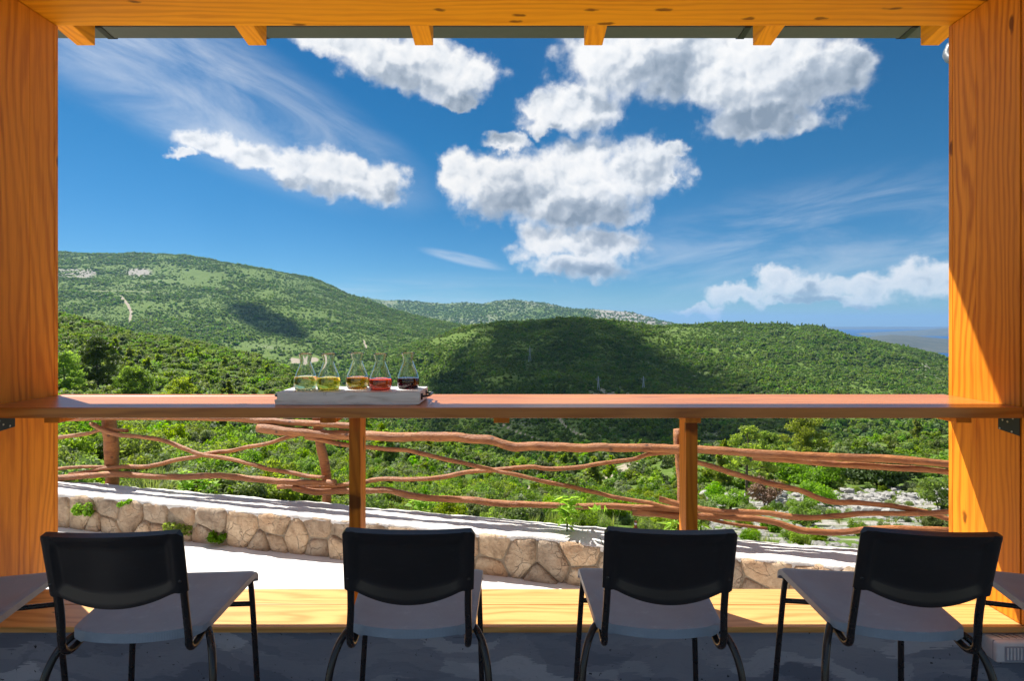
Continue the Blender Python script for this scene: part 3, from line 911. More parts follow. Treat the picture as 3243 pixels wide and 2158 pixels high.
# ------------------------------------------------------------------ foliage prototypes (not linked to the scene)
def clump(name, n, lobes, leaf, seed, mat, aspect=1.6, outward=0.5, drop=0.0):
    """n leaf quads spread over several lobes (cx,cy,cz,rx,ry,rz); a little inside, mostly near the skin"""
    r = np.random.default_rng(seed)
    L = np.array(lobes, float)
    wgt = (L[:, 3] * L[:, 4] * L[:, 5]) ** (2/3); wgt /= wgt.sum()
    k = r.choice(len(L), n, p=wgt)
    dirs = r.normal(size=(n, 3)); dirs /= np.linalg.norm(dirs, axis=1)[:, None]
    rad = r.uniform(0.35, 1.0, n) ** 0.45
    rad *= 1 + 0.22 * r.normal(size=n) * 0.6
    C = L[k, :3] + dirs * L[k, 3:6] * rad[:, None]
    C[:, 2] = np.maximum(C[:, 2], 0.02)
    nrm = dirs * outward + r.normal(size=(n, 3)) * (1 - outward) * 0.8
    nrm[:, 2] += 0.25
    nrm /= np.linalg.norm(nrm, axis=1)[:, None]
    a = np.cross(nrm, r.normal(size=(n, 3))); a /= np.linalg.norm(a, axis=1)[:, None]
    b = np.cross(nrm, a)
    s = leaf * r.uniform(0.6, 1.4, n)[:, None]
    a = a * s * 0.5 * aspect; b = b * s * 0.5
    V = np.stack([C - a, C + b * 0.9 - a * 0.1, C + a, C - b * 0.9 + a * 0.1], 1).reshape(-1, 3)
    me = quad_mesh(name, V, n)
    tint = np.clip(0.5 * (C[:, 2] / max(1e-6, C[:, 2].max())) * 0.3 + 0.35 * r.uniform(0, 1, n) + 0.35 * r.uniform(0, 1, len(L))[k], 0, 1)
    at = me.attributes.new('tint', 'FLOAT', 'POINT')
    at.data.foreach_set('value', np.repeat(tint, 4).astype(np.float32))
    me.materials.append(mat)
    return me

def lobes_bush(seed, n=9, h=0.8):
    r = random.Random(seed)
    out = [(0, 0, 0.38*h, 0.62, 0.62, 0.40*h)]
    for i in range(n):
        a = r.uniform(0, 6.283); q = r.uniform(0.25, 0.72)
        s = r.uniform(0.22, 0.38)
        out.append((q*math.cos(a), q*math.sin(a), r.uniform(0.25, 0.85)*h, s, s, s*0.9))
    return out
def lobes_pine(seed, n=16):
    r = random.Random(seed)
    out = []
    for i in range(n):
        t = (i + 0.5) / n
        a = r.uniform(0, 6.283)
        wd = 0.46 * (1 - t) ** 0.7 + 0.10
        q = r.uniform(0.2, 1.0) * wd
        s = r.uniform(0.13, 0.22) * (1.15 - 0.5*t)
        out.append((q*math.cos(a), q*math.sin(a), 0.30 + 1.25*t, s*1.2, s*1.2, s*0.8))
    return out

protos = bpy.data.collections.new("foliage_prototypes")
def proto_collection(name, meshes):
    c = bpy.data.collections.new(name)
    for me in meshes:
        c.objects.link(bpy.data.objects.new(me.name, me))
    return c
PC_FAR = proto_collection('far_shrub_kinds', [clump('far_shrub', 70, lobes_bush(s, 5), 0.42, s, M_LEAF_FAR, 1.2, 0.75) for s in (1, 2, 3)])
PC_FARPINE = proto_collection('far_pine_kinds', [clump('far_pine', 90, lobes_pine(s, 9), 0.30, s+20, M_LEAF_FARPINE, 1.3, 0.7) for s in (1, 2)])
PC_MID = proto_collection('mid_shrub_kinds',
    [clump('mid_shrub', 520, lobes_bush(s+30, 8), 0.17, s+40, mt, 1.4, 0.6) for s, mt in ((1, M_LEAF_MID), (2, M_LEAF_MID), (6, M_LEAF_MID), (3, M_LEAF_DARK), (4, M_LEAF_BRIGHT), (5, M_LEAF_GREY))])
PC_MIDPINE = proto_collection('mid_pine_kinds', [clump('mid_pine', 620, lobes_pine(s+30, 14), 0.13, s+60, M_LEAF_PINE, 2.2, 0.4) for s in (1, 2)])
PC_NEAR = proto_collection('near_shrub_kinds',
    [clump('near_shrub', 3400, lobes_bush(s+70, 13), 0.070, s+80, mt, 1.7, 0.5) for s, mt in ((1, M_LEAF_MID), (2, M_LEAF_BRIGHT), (3, M_LEAF_GREY), (4, M_LEAF_MID), (5, M_LEAF_PINE))])

def blades(name, n, h, spread, seed, mat, wdt=0.006):
    r = np.random.default_rng(seed)
    V = []
    tint = []
    for i in range(n):
        a = r.uniform(0, 6.283); q = r.uniform(0, spread) ** 1.0
        base = np.array([q*math.cos(a), q*math.sin(a), 0.0])
        lean = r.uniform(0.1, 0.6); a2 = a + r.normal() * 0.6
        hh = h * r.uniform(0.5, 1.0)
        side = np.array([-math.sin(a2), math.cos(a2), 0]) * wdt * r.uniform(0.6, 1.3)
        p = [base + np.array([math.cos(a2), math.sin(a2), 0]) * lean * hh * t**2 + np.array([0, 0, hh*t*(1-0.15*lean*t)]) for t in (0, 0.5, 1.0)]
        V += [p[0]-side, p[0]+side, p[1]+side*0.8, p[1]-side*0.8, p[1]-side*0.8, p[1]+side*0.8, p[2]+side*0.1, p[2]-side*0.1]
        tint += [r.uniform()] * 8
    me = quad_mesh(name, np.array(V), 2 * n)
    at = me.attributes.new('tint', 'FLOAT', 'POINT'); at.data.foreach_set('value', np.array(tint, dtype=np.float32))
    me.materials.append(mat)
    return me
M_GRASS = leaf_mat('leaf_grass', (0.10, 0.15, 0.035), (0.28, 0.30, 0.11), 0.4)
PC_GRASS = proto_collection('grass_kinds', [blades('grass_tuft', 40, 0.34, 0.14, s, M_GRASS) for s in (1, 2, 3)])

def rock_mesh(name, seed, sub=2):
    bm = bmesh.new()
    bmesh.ops.create_icosphere(bm, subdivisions=sub, radius=1.0)
    o_ = Vector((seed * 3.1, seed * 1.7, seed))
    for v in bm.verts:
        n_ = mnoise.noise(v.co * 0.9 + o_) * 0.55 + mnoise.noise(v.co * 2.3 + o_) * 0.22
        v.co *= 1 + n_
        v.co.z *= 0.72
    me = bpy.data.meshes.new(name); bm.to_mesh(me); bm.free()
    me.materials.append(M_ROCK)
    return me
PC_ROCK = proto_collection('rock_kinds', [rock_mesh('rubble', s, 1) for s in (1, 2, 3, 4)])

def gn_scatter(name, pts, scale, coll, seed, label, cat, sq=None):
    """one mass of instances on points"""
    n = len(pts)
    me = bpy.data.meshes.new(name)
    me.vertices.add(n)
    me.vertices.foreach_set('co', np.ascontiguousarray(pts, dtype=np.float32).ravel())
    r = np.random.default_rng(seed)
    at = me.attributes.new('sc', 'FLOAT_VECTOR', 'POINT')
    s3 = np.stack([scale, scale, scale * r.uniform(0.75, 1.2, n)], 1) if sq is None else np.stack([scale, scale, scale * sq], 1)
    at.data.foreach_set('vector', s3.astype(np.float32).ravel())
    at = me.attributes.new('rt', 'FLOAT_VECTOR', 'POINT')
    at.data.foreach_set('vector', np.stack([r.normal(size=n)*0.06, r.normal(size=n)*0.06, r.uniform(0, 6.283, n)], 1).astype(np.float32).ravel())
    me.update()
    o = link(name, me)
    tag(o, label, cat, kind='stuff')
    ng_ = bpy.data.node_groups.new(name + "_nodes", 'GeometryNodeTree')
    ng_.interface.new_socket("Geometry", in_out='INPUT', socket_type='NodeSocketGeometry')
    ng_.interface.new_socket("Geometry", in_out='OUTPUT', socket_type='NodeSocketGeometry')
    N = ng_.nodes; L = ng_.links
    gi_ = N.new('NodeGroupInput'); go_ = N.new('NodeGroupOutput')
    ci = N.new('GeometryNodeCollectionInfo'); ci.inputs[0].default_value = coll
    ci.inputs['Separate Children'].default_value = True
    ci.inputs['Reset Children'].default_value = True
    ip = N.new('GeometryNodeInstanceOnPoints'); ip.inputs['Pick Instance'].default_value = True
    rv = N.new('FunctionNodeRandomValue'); rv.data_type = 'INT'
    rv.inputs[4].default_value = 0; rv.inputs[5].default_value = len(coll.objects) - 1
    rv.inputs['Seed'].default_value = seed
    a1 = N.new('GeometryNodeInputNamedAttribute'); a1.data_type = 'FLOAT_VECTOR'; a1.inputs[0].default_value = 'sc'
    a2 = N.new('GeometryNodeInputNamedAttribute'); a2.data_type = 'FLOAT_VECTOR'; a2.inputs[0].default_value = 'rt'
    er = N.new('FunctionNodeEulerToRotation')
    L.new(gi_.outputs[0], ip.inputs['Points']); L.new(ci.outputs[0], ip.inputs['Instance'])
    L.new(rv.outputs[2], ip.inputs['Instance Index'])
    L.new(a1.outputs[0], ip.inputs['Scale'])
    L.new(a2.outputs[0], er.inputs[0]); L.new(er.outputs[0], ip.inputs['Rotation'])
    L.new(ip.outputs[0], go_.inputs[0])
    md = o.modifiers.new('scatter', 'NODES'); md.node_group = ng_
    return o

def keepf(land, thr, lim_v=None, noise_s=0.02, seed=5, dens=0.5, extra=None):
    def k(u, d, z, r):
        rock = land._bil(land.rock, u, d); dirt = land._bil(land.dirt, u, d)
        x = (u-CU)/F*d
        m = ((rock + 0.22*(r.uniform(0, 1, len(u))-0.5) < thr) | (r.uniform(0, 1, len(u)) < 0.35)) & (dirt < 0.3)
        m &= fbm(x*noise_s, d*noise_s, 4, seed) + 0.32*(r.uniform(0, 1, len(u))-0.5) < dens + 0.175
        if extra is not None: m &= extra(u, d, z, r)
        return m
    return k

# hillside A
pts, u, d, v = hillA.scatter(90000, -250, 1560, 430, 1640, 101, keepf(hillA, 0.55, noise_s=0.008))
def clumpy(pts, s_, seed):
    return 0.55 + 1.0 * np.clip(fbm(pts[:, 0]*s_, pts[:, 1]*s_, 4, seed) * 2.4 - 0.7, 0, 1)
gn_scatter('hillside_shrubs', pts, clumpy(pts, 0.02, 5) * (0.9 + 3.0 * np.random.default_rng(1).uniform(0, 1, len(pts)) ** 2.4), PC_FAR, 1, 'dense green shrubs covering the big hillside on the left', 'shrubs')
# far ridge
pts, u, d, v = hillB.scatter(16000, 1050, 2250, 2600, 3560, 102, keepf(hillB, 0.52, noise_s=0.004))
gn_scatter('far_ridge_shrubs', pts, 3.0 + 6.0 * np.random.default_rng(2).uniform(0, 1, len(pts)) ** 2, PC_FAR, 2, 'bluish scrub on the far ridge in the middle', 'shrubs')
# round hill and valley
pts, u, d, v = hillC.scatter(85000, 900, 3350, 150, 830, 103, keepf(hillC, 0.52, noise_s=0.012, extra=lambda u, d, z, r: d > np.interp(u, lipu, lipd) * 1.05))
gn_scatter('valley_shrubs', pts, clumpy(pts, 0.03, 6) * (0.8 + 2.4 * np.random.default_rng(3).uniform(0, 1, len(pts)) ** 2.2), PC_FAR, 3, 'dark green maquis covering the round hill across the valley', 'shrubs')
pts, u, d, v = hillC.scatter(16000, 900, 3350, 150, 830, 104, keepf(hillC, 0.42, noise_s=0.007, seed=9, dens=0.22, extra=lambda u, d, z, r: d > np.interp(u, lipu, lipd) * 1.05))
gn_scatter('valley_pines', pts, np.random.default_rng(4).uniform(1.6, 3.3, len(pts)), PC_FARPINE, 4, 'small pines mixed through the slopes of the round hill', 'pines')
# near slopes
nearkeep = keepf(hillC, 0.60, noise_s=0.05, dens=0.72, extra=lambda u, d, z, r: (d < np.interp(u, lipu, lipd) * 1.06) & ~((u > 2150) & (d < 34)))
pts, u, d, v = hillC.scatter(13000, -300, 3400, 34, 265, 105, nearkeep)
gn_scatter('slope_shrubs', pts, np.random.default_rng(5).uniform(0.55, 1.35, len(pts)) * np.interp(d, [30, 100, 260], [0.85, 1.0, 1.35]), PC_MID, 5, 'green maquis bushes covering the slope below the terrace', 'shrubs')
pts, u, d, v = hillC.scatter(150, -300, 3400, 34, 150, 115, nearkeep)
gn_scatter('slope_pines', pts, np.random.default_rng(15).uniform(0.8, 1.8, len(pts)), PC_MIDPINE, 15, 'young yellow green pines dotted over the slope below the terrace', 'pines')
pts, u, d, v = hillC.scatter(1250, -100, 3200, 8.5, 36, 106, keepf(hillC, 0.7, noise_s=0.15, dens=0.55, extra=lambda u, d, z, r: (u < 2150) | (r.uniform(0, 1, len(u)) < 0.4)))
gn_scatter('fence_shrubs', pts, np.random.default_rng(6).uniform(0.35, 0.85, len(pts)) * np.interp(d, [8, 36], [0.7, 1.3]) * np.interp(u, [0, 700, 1300, 2150, 2300], [1.25, 1.05, 0.8, 0.7, 0.45]), PC_NEAR, 6, 'leafy shrubs growing just behind the log fence', 'shrubs')
pts, u, d, v = hillC.scatter(2600, -100, 3300, 5.9, 30, 107, lambda u, d, z, r: fbm((u-CU)/F*d*0.5, d*0.5, 3, 77) > 0.45)
gn_scatter('grass', pts, np.random.default_rng(7).uniform(0.4, 1.1, len(pts)) * np.interp(u, [1800, 2400], [1.0, 0.55]), PC_GRASS, 7, 'dry and green grass tufts on the slope behind the wall', 'grass')
pts, u, d, v = hillC.scatter(5200, 2180, 3300, 7.5, 36, 108, lambda u, d, z, r: fbm((u-CU)/F*d*0.45, d*0.45, 3, 78) + 0.15*r.uniform(-1, 1, len(u)) > 0.54)
gn_scatter('rubble_stones', pts, np.random.default_rng(8).uniform(0.04, 0.15, len(pts)) * np.interp(d, [8, 35], [0.55, 1.5]), PC_ROCK, 8, 'pale limestone rubble scattered over the slope on the right', 'rubble')

# ------------------------------------------------------------------ terrace and low stone wall
def y_in(x): return 4.4675 - 0.25 * x             # inner face of the wall
TD = Vector((1, -0.25, 0)).normalized()
TN = Vector((-0.25, -1, 0)).normalized()          # towards the hut
def wp(s, off, z):
    """point on the wall: s along, off outward from the inner face"""
    b0 = Vector((0, 4.4675, 0))
    p = b0 + TD * s - TN * off
    return Vector((p.x, p.y, z))
TZ = -0.60
CAPZ = -0.265
nx_, ny_ = 60, 30
Vt = np.zeros((ny_, nx_, 3))
for j in range(ny_):
    for i in range(nx_):
        x = -11 + 20 * i / (nx_-1)
        y0, y1 = -0.5, y_in(x) + 0.12
        y = y0 + (y1 - y0) * j / (ny_-1)
        Vt[j, i] = (x, y, TZ + 0.006 * mnoise.noise(Vector((x*1.3, y*1.3, 0))))
tag(link('terrace', grid_mesh('terrace', Vt, nx_, ny_), M_TERRACE), kind='structure')

S0, S1 = -8.6, 6.2
wall = empty('stone_wall', wp(-1, 0.2, TZ))
tag(wall, 'low wall of irregular beige stones with a pale concrete top below the log fence', 'wall')
def wparent(o):
    o.parent = wall
    o.matrix_parent_inverse = Matrix.Translation(wall.location).inverted()
    return o
# core (mortar)
bm = bmesh.new()
segs = 80
ringA = []
for i in range(segs + 1):
    s = S0 + (S1 - S0) * i / segs
    ringA.append([bm.verts.new(wp(s, 0.001, TZ - 0.1)), bm.verts.new(wp(s, 0.001 + 0.01*mnoise.noise(Vector((s*3, 0, 5))), CAPZ - 0.035)), bm.verts.new(wp(s, 0.33, CAPZ - 0.035)), bm.verts.new(wp(s, 0.36, -0.95))])
for i in range(segs):
    for k in range(4):
        bm.faces.new((ringA[i][k], ringA[i+1][k], ringA[i+1][(k+1) % 4], ringA[i][(k+1) % 4]))
bm.faces.new(ringA[0]); bm.faces.new(ringA[-1][::-1])
wparent(from_bm('core', bm, M_MORTAR))
# cap: uneven concrete sheet with ragged edges
nS, nO = 420, 16
Vc = np.zeros((nO, nS, 3))
for i in range(nS):
    s = S0 + (S1 - S0) * i / (nS - 1)
    e_in = -0.012 + 0.030 * mnoise.noise(Vector((s*2.3, 1, 0))) + 0.016 * mnoise.noise(Vector((s*9, 2, 0))) + 0.008 * mnoise.noise(Vector((s*28, 2, 0)))
    e_out = 0.37 + 0.03 * mnoise.noise(Vector((s*1.9, 7, 0))) + 0.015 * mnoise.noise(Vector((s*11, 8, 0)))
    for j in range(nO):
        if j == 0: off, z = e_in + 0.02, CAPZ - 0.060 + 0.02*mnoise.noise(Vector((s*6, 3, 1)))
        elif j == nO - 1: off, z = e_out - 0.01, CAPZ - 0.16
        else:
            t = (j - 1) / (nO - 3)
            off = e_in + (e_out - e_in) * t
            z = CAPZ + 0.016 * mnoise.noise(Vector((s*1.7, off*6, 0))) + 0.009 * mnoise.noise(Vector((s*9, off*12, 3))) + 0.004 * mnoise.noise(Vector((s*30, off*30, 3)))
            z -= 0.022 * max(0, 1 - t*5) ** 2 + 0.02 * max(0, (t - 0.85) / 0.15) ** 2
        Vc[j, i] = wp(s, off, z)
wparent(link('cap', grid_mesh('cap', Vc, nS, nO), M_CAP))

# stones: a cell pattern on the wall's face, each cell its own stone
def clip(poly, a, b, c):
    out = []
    for i in range(len(poly)):
        p, q = poly[i], poly[(i+1) % len(poly)]
        fp, fq = a*p[0]+b*p[1]-c, a*q[0]+b*q[1]-c
        if fp <= 0: out.append(p)
        if (fp < 0 < fq) or (fq < 0 < fp):
            t = fp / (fp - fq)
            out.append((p[0]+(q[0]-p[0])*t, p[1]+(q[1]-p[1])*t))
    return out
sites = []
s = S0 + 0.1
rs = random.Random(12)
ZB, ZT = TZ - 0.03, CAPZ - 0.012
while s < S1 - 0.1:
    if rs.random() < 0.50:
        wd = rs.uniform(0.20, 0.46)
        sites.append((s + wd/2, (ZB+ZT)/2 + rs.uniform(-0.03, 0.05)))
        if rs.random() < 0.5: sites.append((s + wd + 0.02, ZB + rs.uniform(0.03, 0.08)))
        s += wd
    else:
        wd = rs.uniform(0.13, 0.34)
        sites.append((s + wd*rs.uniform(0.3, 0.6), ZB + rs.uniform(0.05, 0.11)))
        sites.append((s + wd*rs.uniform(0.4, 0.8), ZT - rs.uniform(0.04, 0.10)))
        s += wd
for i, (sx, sz) in enumerate(sites):
    poly = [(sx-0.4, ZB), (sx+0.4, ZB), (sx+0.4, ZT), (sx-0.4, ZT)]
    for j, (tx, tz) in enumerate(sites):
        if i == j or abs(tx - sx) > 0.9: continue
        a, b = tx - sx, tz - sz
        poly = clip(poly, a, b, (tx*tx + tz*tz - sx*sx - sz*sz) / 2)
        if len(poly) < 3: break
    if len(poly) < 3: continue
    c = (sum(p[0] for p in poly)/len(poly), sum(p[1] for p in poly)/len(poly))
    # outline with extra points, shrunk to leave a joint
    outl = []
    for k in range(len(poly)):
        p, q = poly[k], poly[(k+1) % len(poly)]
        L_ = math.hypot(q[0]-p[0], q[1]-p[1])
        m_ = max(1, int(L_ / 0.055))
        for t in range(m_):
            outl.append((p[0]+(q[0]-p[0])*t/m_, p[1]+(q[1]-p[1])*t/m_))
    n_ = len(outl)
    outl = [tuple((outl[k-1][e] + 8*outl[k][e] + outl[(k+1) % n_][e]) / 10 for e in (0, 1)) for k in range(n_)]
    size = max(0.05, min(0.3, math.sqrt(abs(sum(poly[k][0]*poly[(k+1) % len(poly)][1]-poly[(k+1) % len(poly)][0]*poly[k][1] for k in range(len(poly)))/2))))
    proud = rs.uniform(0.010, 0.045)
    bm = bmesh.new()
    rings = []
    for (shr, dep) in ((1 - 0.005/size, -0.02), (1 - 0.009/size, 0.50), (1 - 0.026/size, 0.90), (max(0.25, 1 - 0.10/size), 1.0)):
        ring = []
        for k, p in enumerate(outl):
            nn = mnoise.noise(Vector((p[0]*8, p[1]*8, i*1.3)))
            f_ = shr * (1 + 0.085*nn)
            q = (c[0] + (p[0]-c[0])*f_, c[1] + (p[1]-c[1])*f_)
            off = 0.030 - (proud + 0.03) * dep + 0.013 * mnoise.noise(Vector((q[0]*7, q[1]*7, i*2.1))) * (dep > 0.5)
            ring.append(bm.verts.new(wp(q[0], off, q[1]) - wp(c[0], 0, c[1])))
        rings.append(ring)
    for a_, b_ in zip(rings[:-1], rings[1:]):
        for k in range(n_):
            bm.faces.new((a_[k], a_[(k+1) % n_], b_[(k+1) % n_], b_[k]))
    cv = bm.verts.new(wp(c[0], 0.030 - (proud + 0.03) * 1.03 + 0.008*rs.uniform(-1, 1), c[1]) - wp(c[0], 0, c[1]))
    for k in range(n_):
        bm.faces.new((rings[-1][k], rings[-1][(k+1) % n_], cv))
    o = from_bm('stone', bm, M_STONE, None, True)
    o.location = wp(c[0], 0, c[1])
    wparent(o)

# ------------------------------------------------------------------ log fence
FO = 0.40
def fence_pt(u, v, off=0.0):
    """photograph pixel -> point in the fence's upright plane"""
    k = 4.4675 + (FO + off) * math.hypot(1, 0.25)
    d = k / (1 + 0.25 * (u - CU) / F)
    return px(u, v, d)
fence = empty('log_fence', (0, 4.9, CAPZ))
tag(fence, 'rustic fence of crooked reddish log rails and posts behind the stone wall', 'fence')
def fparent(o):
    o.parent = fence
    o.matrix_parent_inverse = Matrix.Translation(fence.location).inverted()
    return o
def log(name, pts, wpx, off, seed, sides=12, taper=0.12):
    P = [fence_pt(u, v, off) for (u, v) in pts]
    path = catmull(P, 4)
    # close, even spacing, small extra waviness
    d0 = P[0].y
    n = len(path)
    rad = []
    for i, p in enumerate(path):
        r = wpx * 0.46 / F * p.y * (1 + taper * (0.5 - i / n)) * (1 + 0.10 * mnoise.noise(p * 2.0 + Vector((seed, 0, 0))))
        path[i] = p + Vector((0, 0.015 * mnoise.noise(p * 1.5 + Vector((0, seed, 0))), 0.006 * mnoise.noise(p * 6 + Vector((0, 0, seed)))))
        if i in (0, n - 1): r *= 0.94
        rad.append(r)
    bm = tube_bm(path, rad, sides, None, 0.20, seed)
    return fparent(from_bm(name, bm, M_LOG, None, True))

RAILS = [
 ([(-260,1300),(-100,1318),(182,1325),(364,1321),(504,1321),(728,1326),(812,1333),(887,1337),(980,1342),(1060,1346),(1130,1350)], 22, -0.05),
 ([(819,1356),(910,1366),(1003,1374),(1047,1378),(1106,1380),(1157,1381),(1238,1383),(1339,1385),(1424,1385),(1488,1391),(1551,1395),(1594,1408),(1636,1417),(1700,1415),(1764,1417),(1849,1420),(1912,1417),(2000,1420),(2080,1420),(2165,1424)], 31, -0.07),
 ([(2140,1422),(2211,1424),(2307,1430),(2409,1437),(2511,1443),(2613,1448),(2715,1450),(2816,1455),(2918,1462),(3005,1473),(3120,1490),(3300,1515)], 27, -0.06),
 ([(2386,1450),(2511,1459),(2613,1469),(2715,1474),(2816,1482),(2918,1487),(3005,1496),(3120,1507),(3300,1530)], 22, -0.03),
 ([(289,1342),(317,1359),(355,1373),(401,1380),(467,1387),(513,1395),(569,1415),(630,1438),(691,1450),(756,1461),(812,1473),(854,1487),(915,1496),(971,1508),(1027,1514)], 14, -0.09),
 ([(0,1412),(100,1400),(184,1388),(224,1382),(280,1374),(317,1364),(364,1363),(406,1366)], 13, -0.055),
 ([(222,1503),(280,1496),(336,1485),(397,1480),(457,1480),(504,1471),(560,1457),(621,1447),(672,1436),(728,1430),(784,1417),(849,1405),(901,1389),(940,1381)], 14, -0.045),
 ([(0,1490),(100,1487),(184,1485),(261,1480),(341,1479)], 11, -0.03),
 ([(-60,1528),(100,1520),(182,1517),(233,1513),(308,1506),(373,1503),(467,1508),(560,1512),(630,1510),(700,1508),(770,1514),(873,1524),(957,1529),(1027,1529),(1064,1527)], 21, -0.08),
 ([(968,1386),(1000,1390),(1042,1400),(1102,1411),(1157,1417),(1221,1423),(1288,1427),(1339,1438),(1424,1459),(1509,1478),(1573,1493),(1636,1506),(1721,1525),(1806,1542),(1870,1557),(1933,1572),(1976,1580),(2053,1593),(2104,1606),(2150,1612),(2200,1618)], 14.5, -0.09),
 ([(880,1543),(1000,1542),(1051,1542),(1102,1535),(1157,1527),(1204,1518),(1272,1520),(1339,1518),(1403,1512),(1467,1499),(1552,1491),(1594,1487),(1679,1480),(1721,1486),(1785,1485),(1849,1478),(1912,1468),(2000,1457),(2053,1440),(2104,1435),(2150,1433)], 15, -0.05),
 ([(930,1545),(1000,1559),(1085,1557),(1157,1555),(1221,1552),(1255,1560),(1305,1571),(1361,1580),(1424,1582),(1509,1588),(1594,1598),(1679,1599),(1764,1603),(1849,1605),(1933,1605),(2002,1610),(2104,1611),(2150,1616),(2210,1622)], 22, -0.07),
 ([(2150,1450),(2211,1465),(2256,1478),(2333,1504),(2409,1524),(2485,1542),(2536,1555),(2587,1577),(2638,1590),(2715,1593),(2791,1600),(2867,1611),(2944,1626),(3005,1646),(3100,1665),(3250,1690)], 18, -0.09),
 ([(2088,1581),(2150,1598),(2211,1612),(2282,1621),(2358,1623),(2435,1628),(2511,1639),(2587,1640),(2664,1633),(2740,1626),(2842,1626),(2918,1626),(3005,1620),(3100,1608),(3250,1590)], 19, -0.12),
 ([(2002,1623),(2078,1628),(2150,1636),(2205,1636),(2282,1636),(2358,1642),(2409,1646),(2460,1656),(2511,1674),(2562,1684),(2638,1687),(2715,1683),(2791,1677),(2867,1677),(2969,1679),(3060,1682),(3250,1690)], 22, -0.08),
 ([(2215,1640),(2333,1662),(2430,1675)], 11, -0.05),
]
for i, (pts, wpx_, off) in enumerate(RAILS):
    log('rail', pts, wpx_, off, 3.0 + i * 2.7)
POSTS = [
 ([(345,1296),(343,1328),(351,1405),(353,1480),(352,1533),(352,1640)], 42),
 ([(1001,1300),(1004,1324),(1012,1392),(1029,1466),(1036,1530),(1035,1594),(1034,1680)], 32),
 ([(2150,1361),(2152,1420),(2158,1500),(2160,1600),(2162,1760)], 34),
 ([(3120,1420),(3122,1520),(3124,1640),(3126,1860)], 38),
 ([(-150,1280),(-152,1400),(-155,1500),(-156,1600)], 40),
]
for i, (pts, wpx_) in enumerate(POSTS):
    log('post', pts, wpx_, 0.04, 60 + i * 3.3, 14, 0.05)

# ------------------------------------------------------------------ the hut: window frame, bar, sill
XL, XR = -2.108, 2.028
DB = 2.64                                   # outer edge of the opening
SILLZ, FLOORZ, BEAMZ = 0.20, -0.06, 2.786
def jamb(sgn, xf, label):
    j = empty('door_jamb' if False else 'window_jamb', (xf + sgn*0.1, 2.4, SILLZ))
    tag(j, label, 'jamb')
    th = 0.20
    for (y0, y1, inset) in ((1.95, 2.266, 0.003), (2.270, 2.4845, 0.0), (2.4855, 2.6165, 0.0005), (2.6175, DB, 0.0)):
        x0, x1 = (xf - th, xf - inset) if sgn < 0 else (xf + inset, xf + th)
        o = box('board', x0, x1, y0, y1, SILLZ + 0.003, BEAMZ - 0.003, M_JAMB, None, 0.0015)
        o.parent = j; o.matrix_parent_inverse = Matrix.Translation(j.location).inverted()
    return j
jamb(-1, XL, 'tall orange wooden jamb on the left side of the opening, wholly in shade')
jamb(1, XR, 'tall orange wooden jamb on the right side of the opening, half in sunlight')

beam = empty('header_beam', (0, 2.4, BEAMZ))
tag(beam, 'wide orange timber beam with dark knots over the top of the opening', 'beam')
for k, (y0, y1) in enumerate(((2.06, 2.2), (2.2015, 2.6405))):
    o = box('timber', -3.2, 3.2, y0, y1, BEAMZ + 0.001*k, BEAMZ + 0.26, M_BEAM, None, 0.003)
    o.parent = beam; o.matrix_parent_inverse = Matrix.Translation(beam.location).inverted()

# rafters and roof
RX = [-2.36, -1.41, -0.487, 0.45, 1.385, 2.314]
RDESC = ['leftmost', 'second from the left', 'third from the left', 'fourth from the left', 'second from the right', 'rightmost']
def rz_(y): return 2.9430 + (3.15 - y) * 0.16
for x, dsc in zip(RX, RDESC):
    bm = bmesh.new()
    y0, y1, hw, hh = -0.35, 3.15, 0.051, 0.13
    vs_ = []
    for (y, top) in ((y0, 0), (y1, 0), (y1, 1), (y0, 1)):
        for sx in (-1, 1):
            vs_.append(bm.verts.new((sx*hw, y, rz_(y) + hh*top)))
    for f in ((0,2,3,1),(2,4,5,3),(4,6,7,5),(6,0,1,7),(0,6,4,2),(1,3,5,7)):
        bm.faces.new([vs_[i] for i in f])
    bmesh.ops.bevel(bm, geom=list(bm.edges), offset=0.003, segments=1, affect='EDGES')
    o = from_bm('rafter', bm, M_RAFT)
    o.location.x = x
    tag(o, 'orange rafter end under the dark gutter, %s of six' % dsc, 'rafter', 'rafters of the hut roof')
# roof deck over the rafters, unseen: made pale to bounce neutral light inside
M_CEIL = mat_rough('pale_bounce_board', [(0.2, (0.50, 0.49, 0.47)), (0.8, (0.66, 0.65, 0.63))], 6, 50, 0.3, 0.003)
roof = empty('roof', (0, 0, 3.5))
tag(roof, 'boarded wooden roof deck resting on the rafters above the opening', 'roof')
nb = 13
for k in range(nb):
    y0 = -0.40 + 3.54 * k / nb; y1 = -0.40 + 3.54 * (k + 1) / nb - 0.004
    bm = bmesh.new()
    vs_ = [bm.verts.new((x, y, rz_(y) + 0.132 + t)) for t in (0, 0.024) for (x, y) in ((-3.5, y0), (3.5, y0), (3.5, y1), (-3.5, y1))]
    for f in ((3,2,1,0),(4,5,6,7),(0,1,5,4),(1,2,6,5),(2,3,7,6),(3,0,4,7)):
        bm.faces.new([vs_[i] for i in f])
    o = from_bm('roof_board', bm, M_CEIL)
    o.parent = roof; o.matrix_parent_inverse = Matrix.Translation(roof.location).inverted()

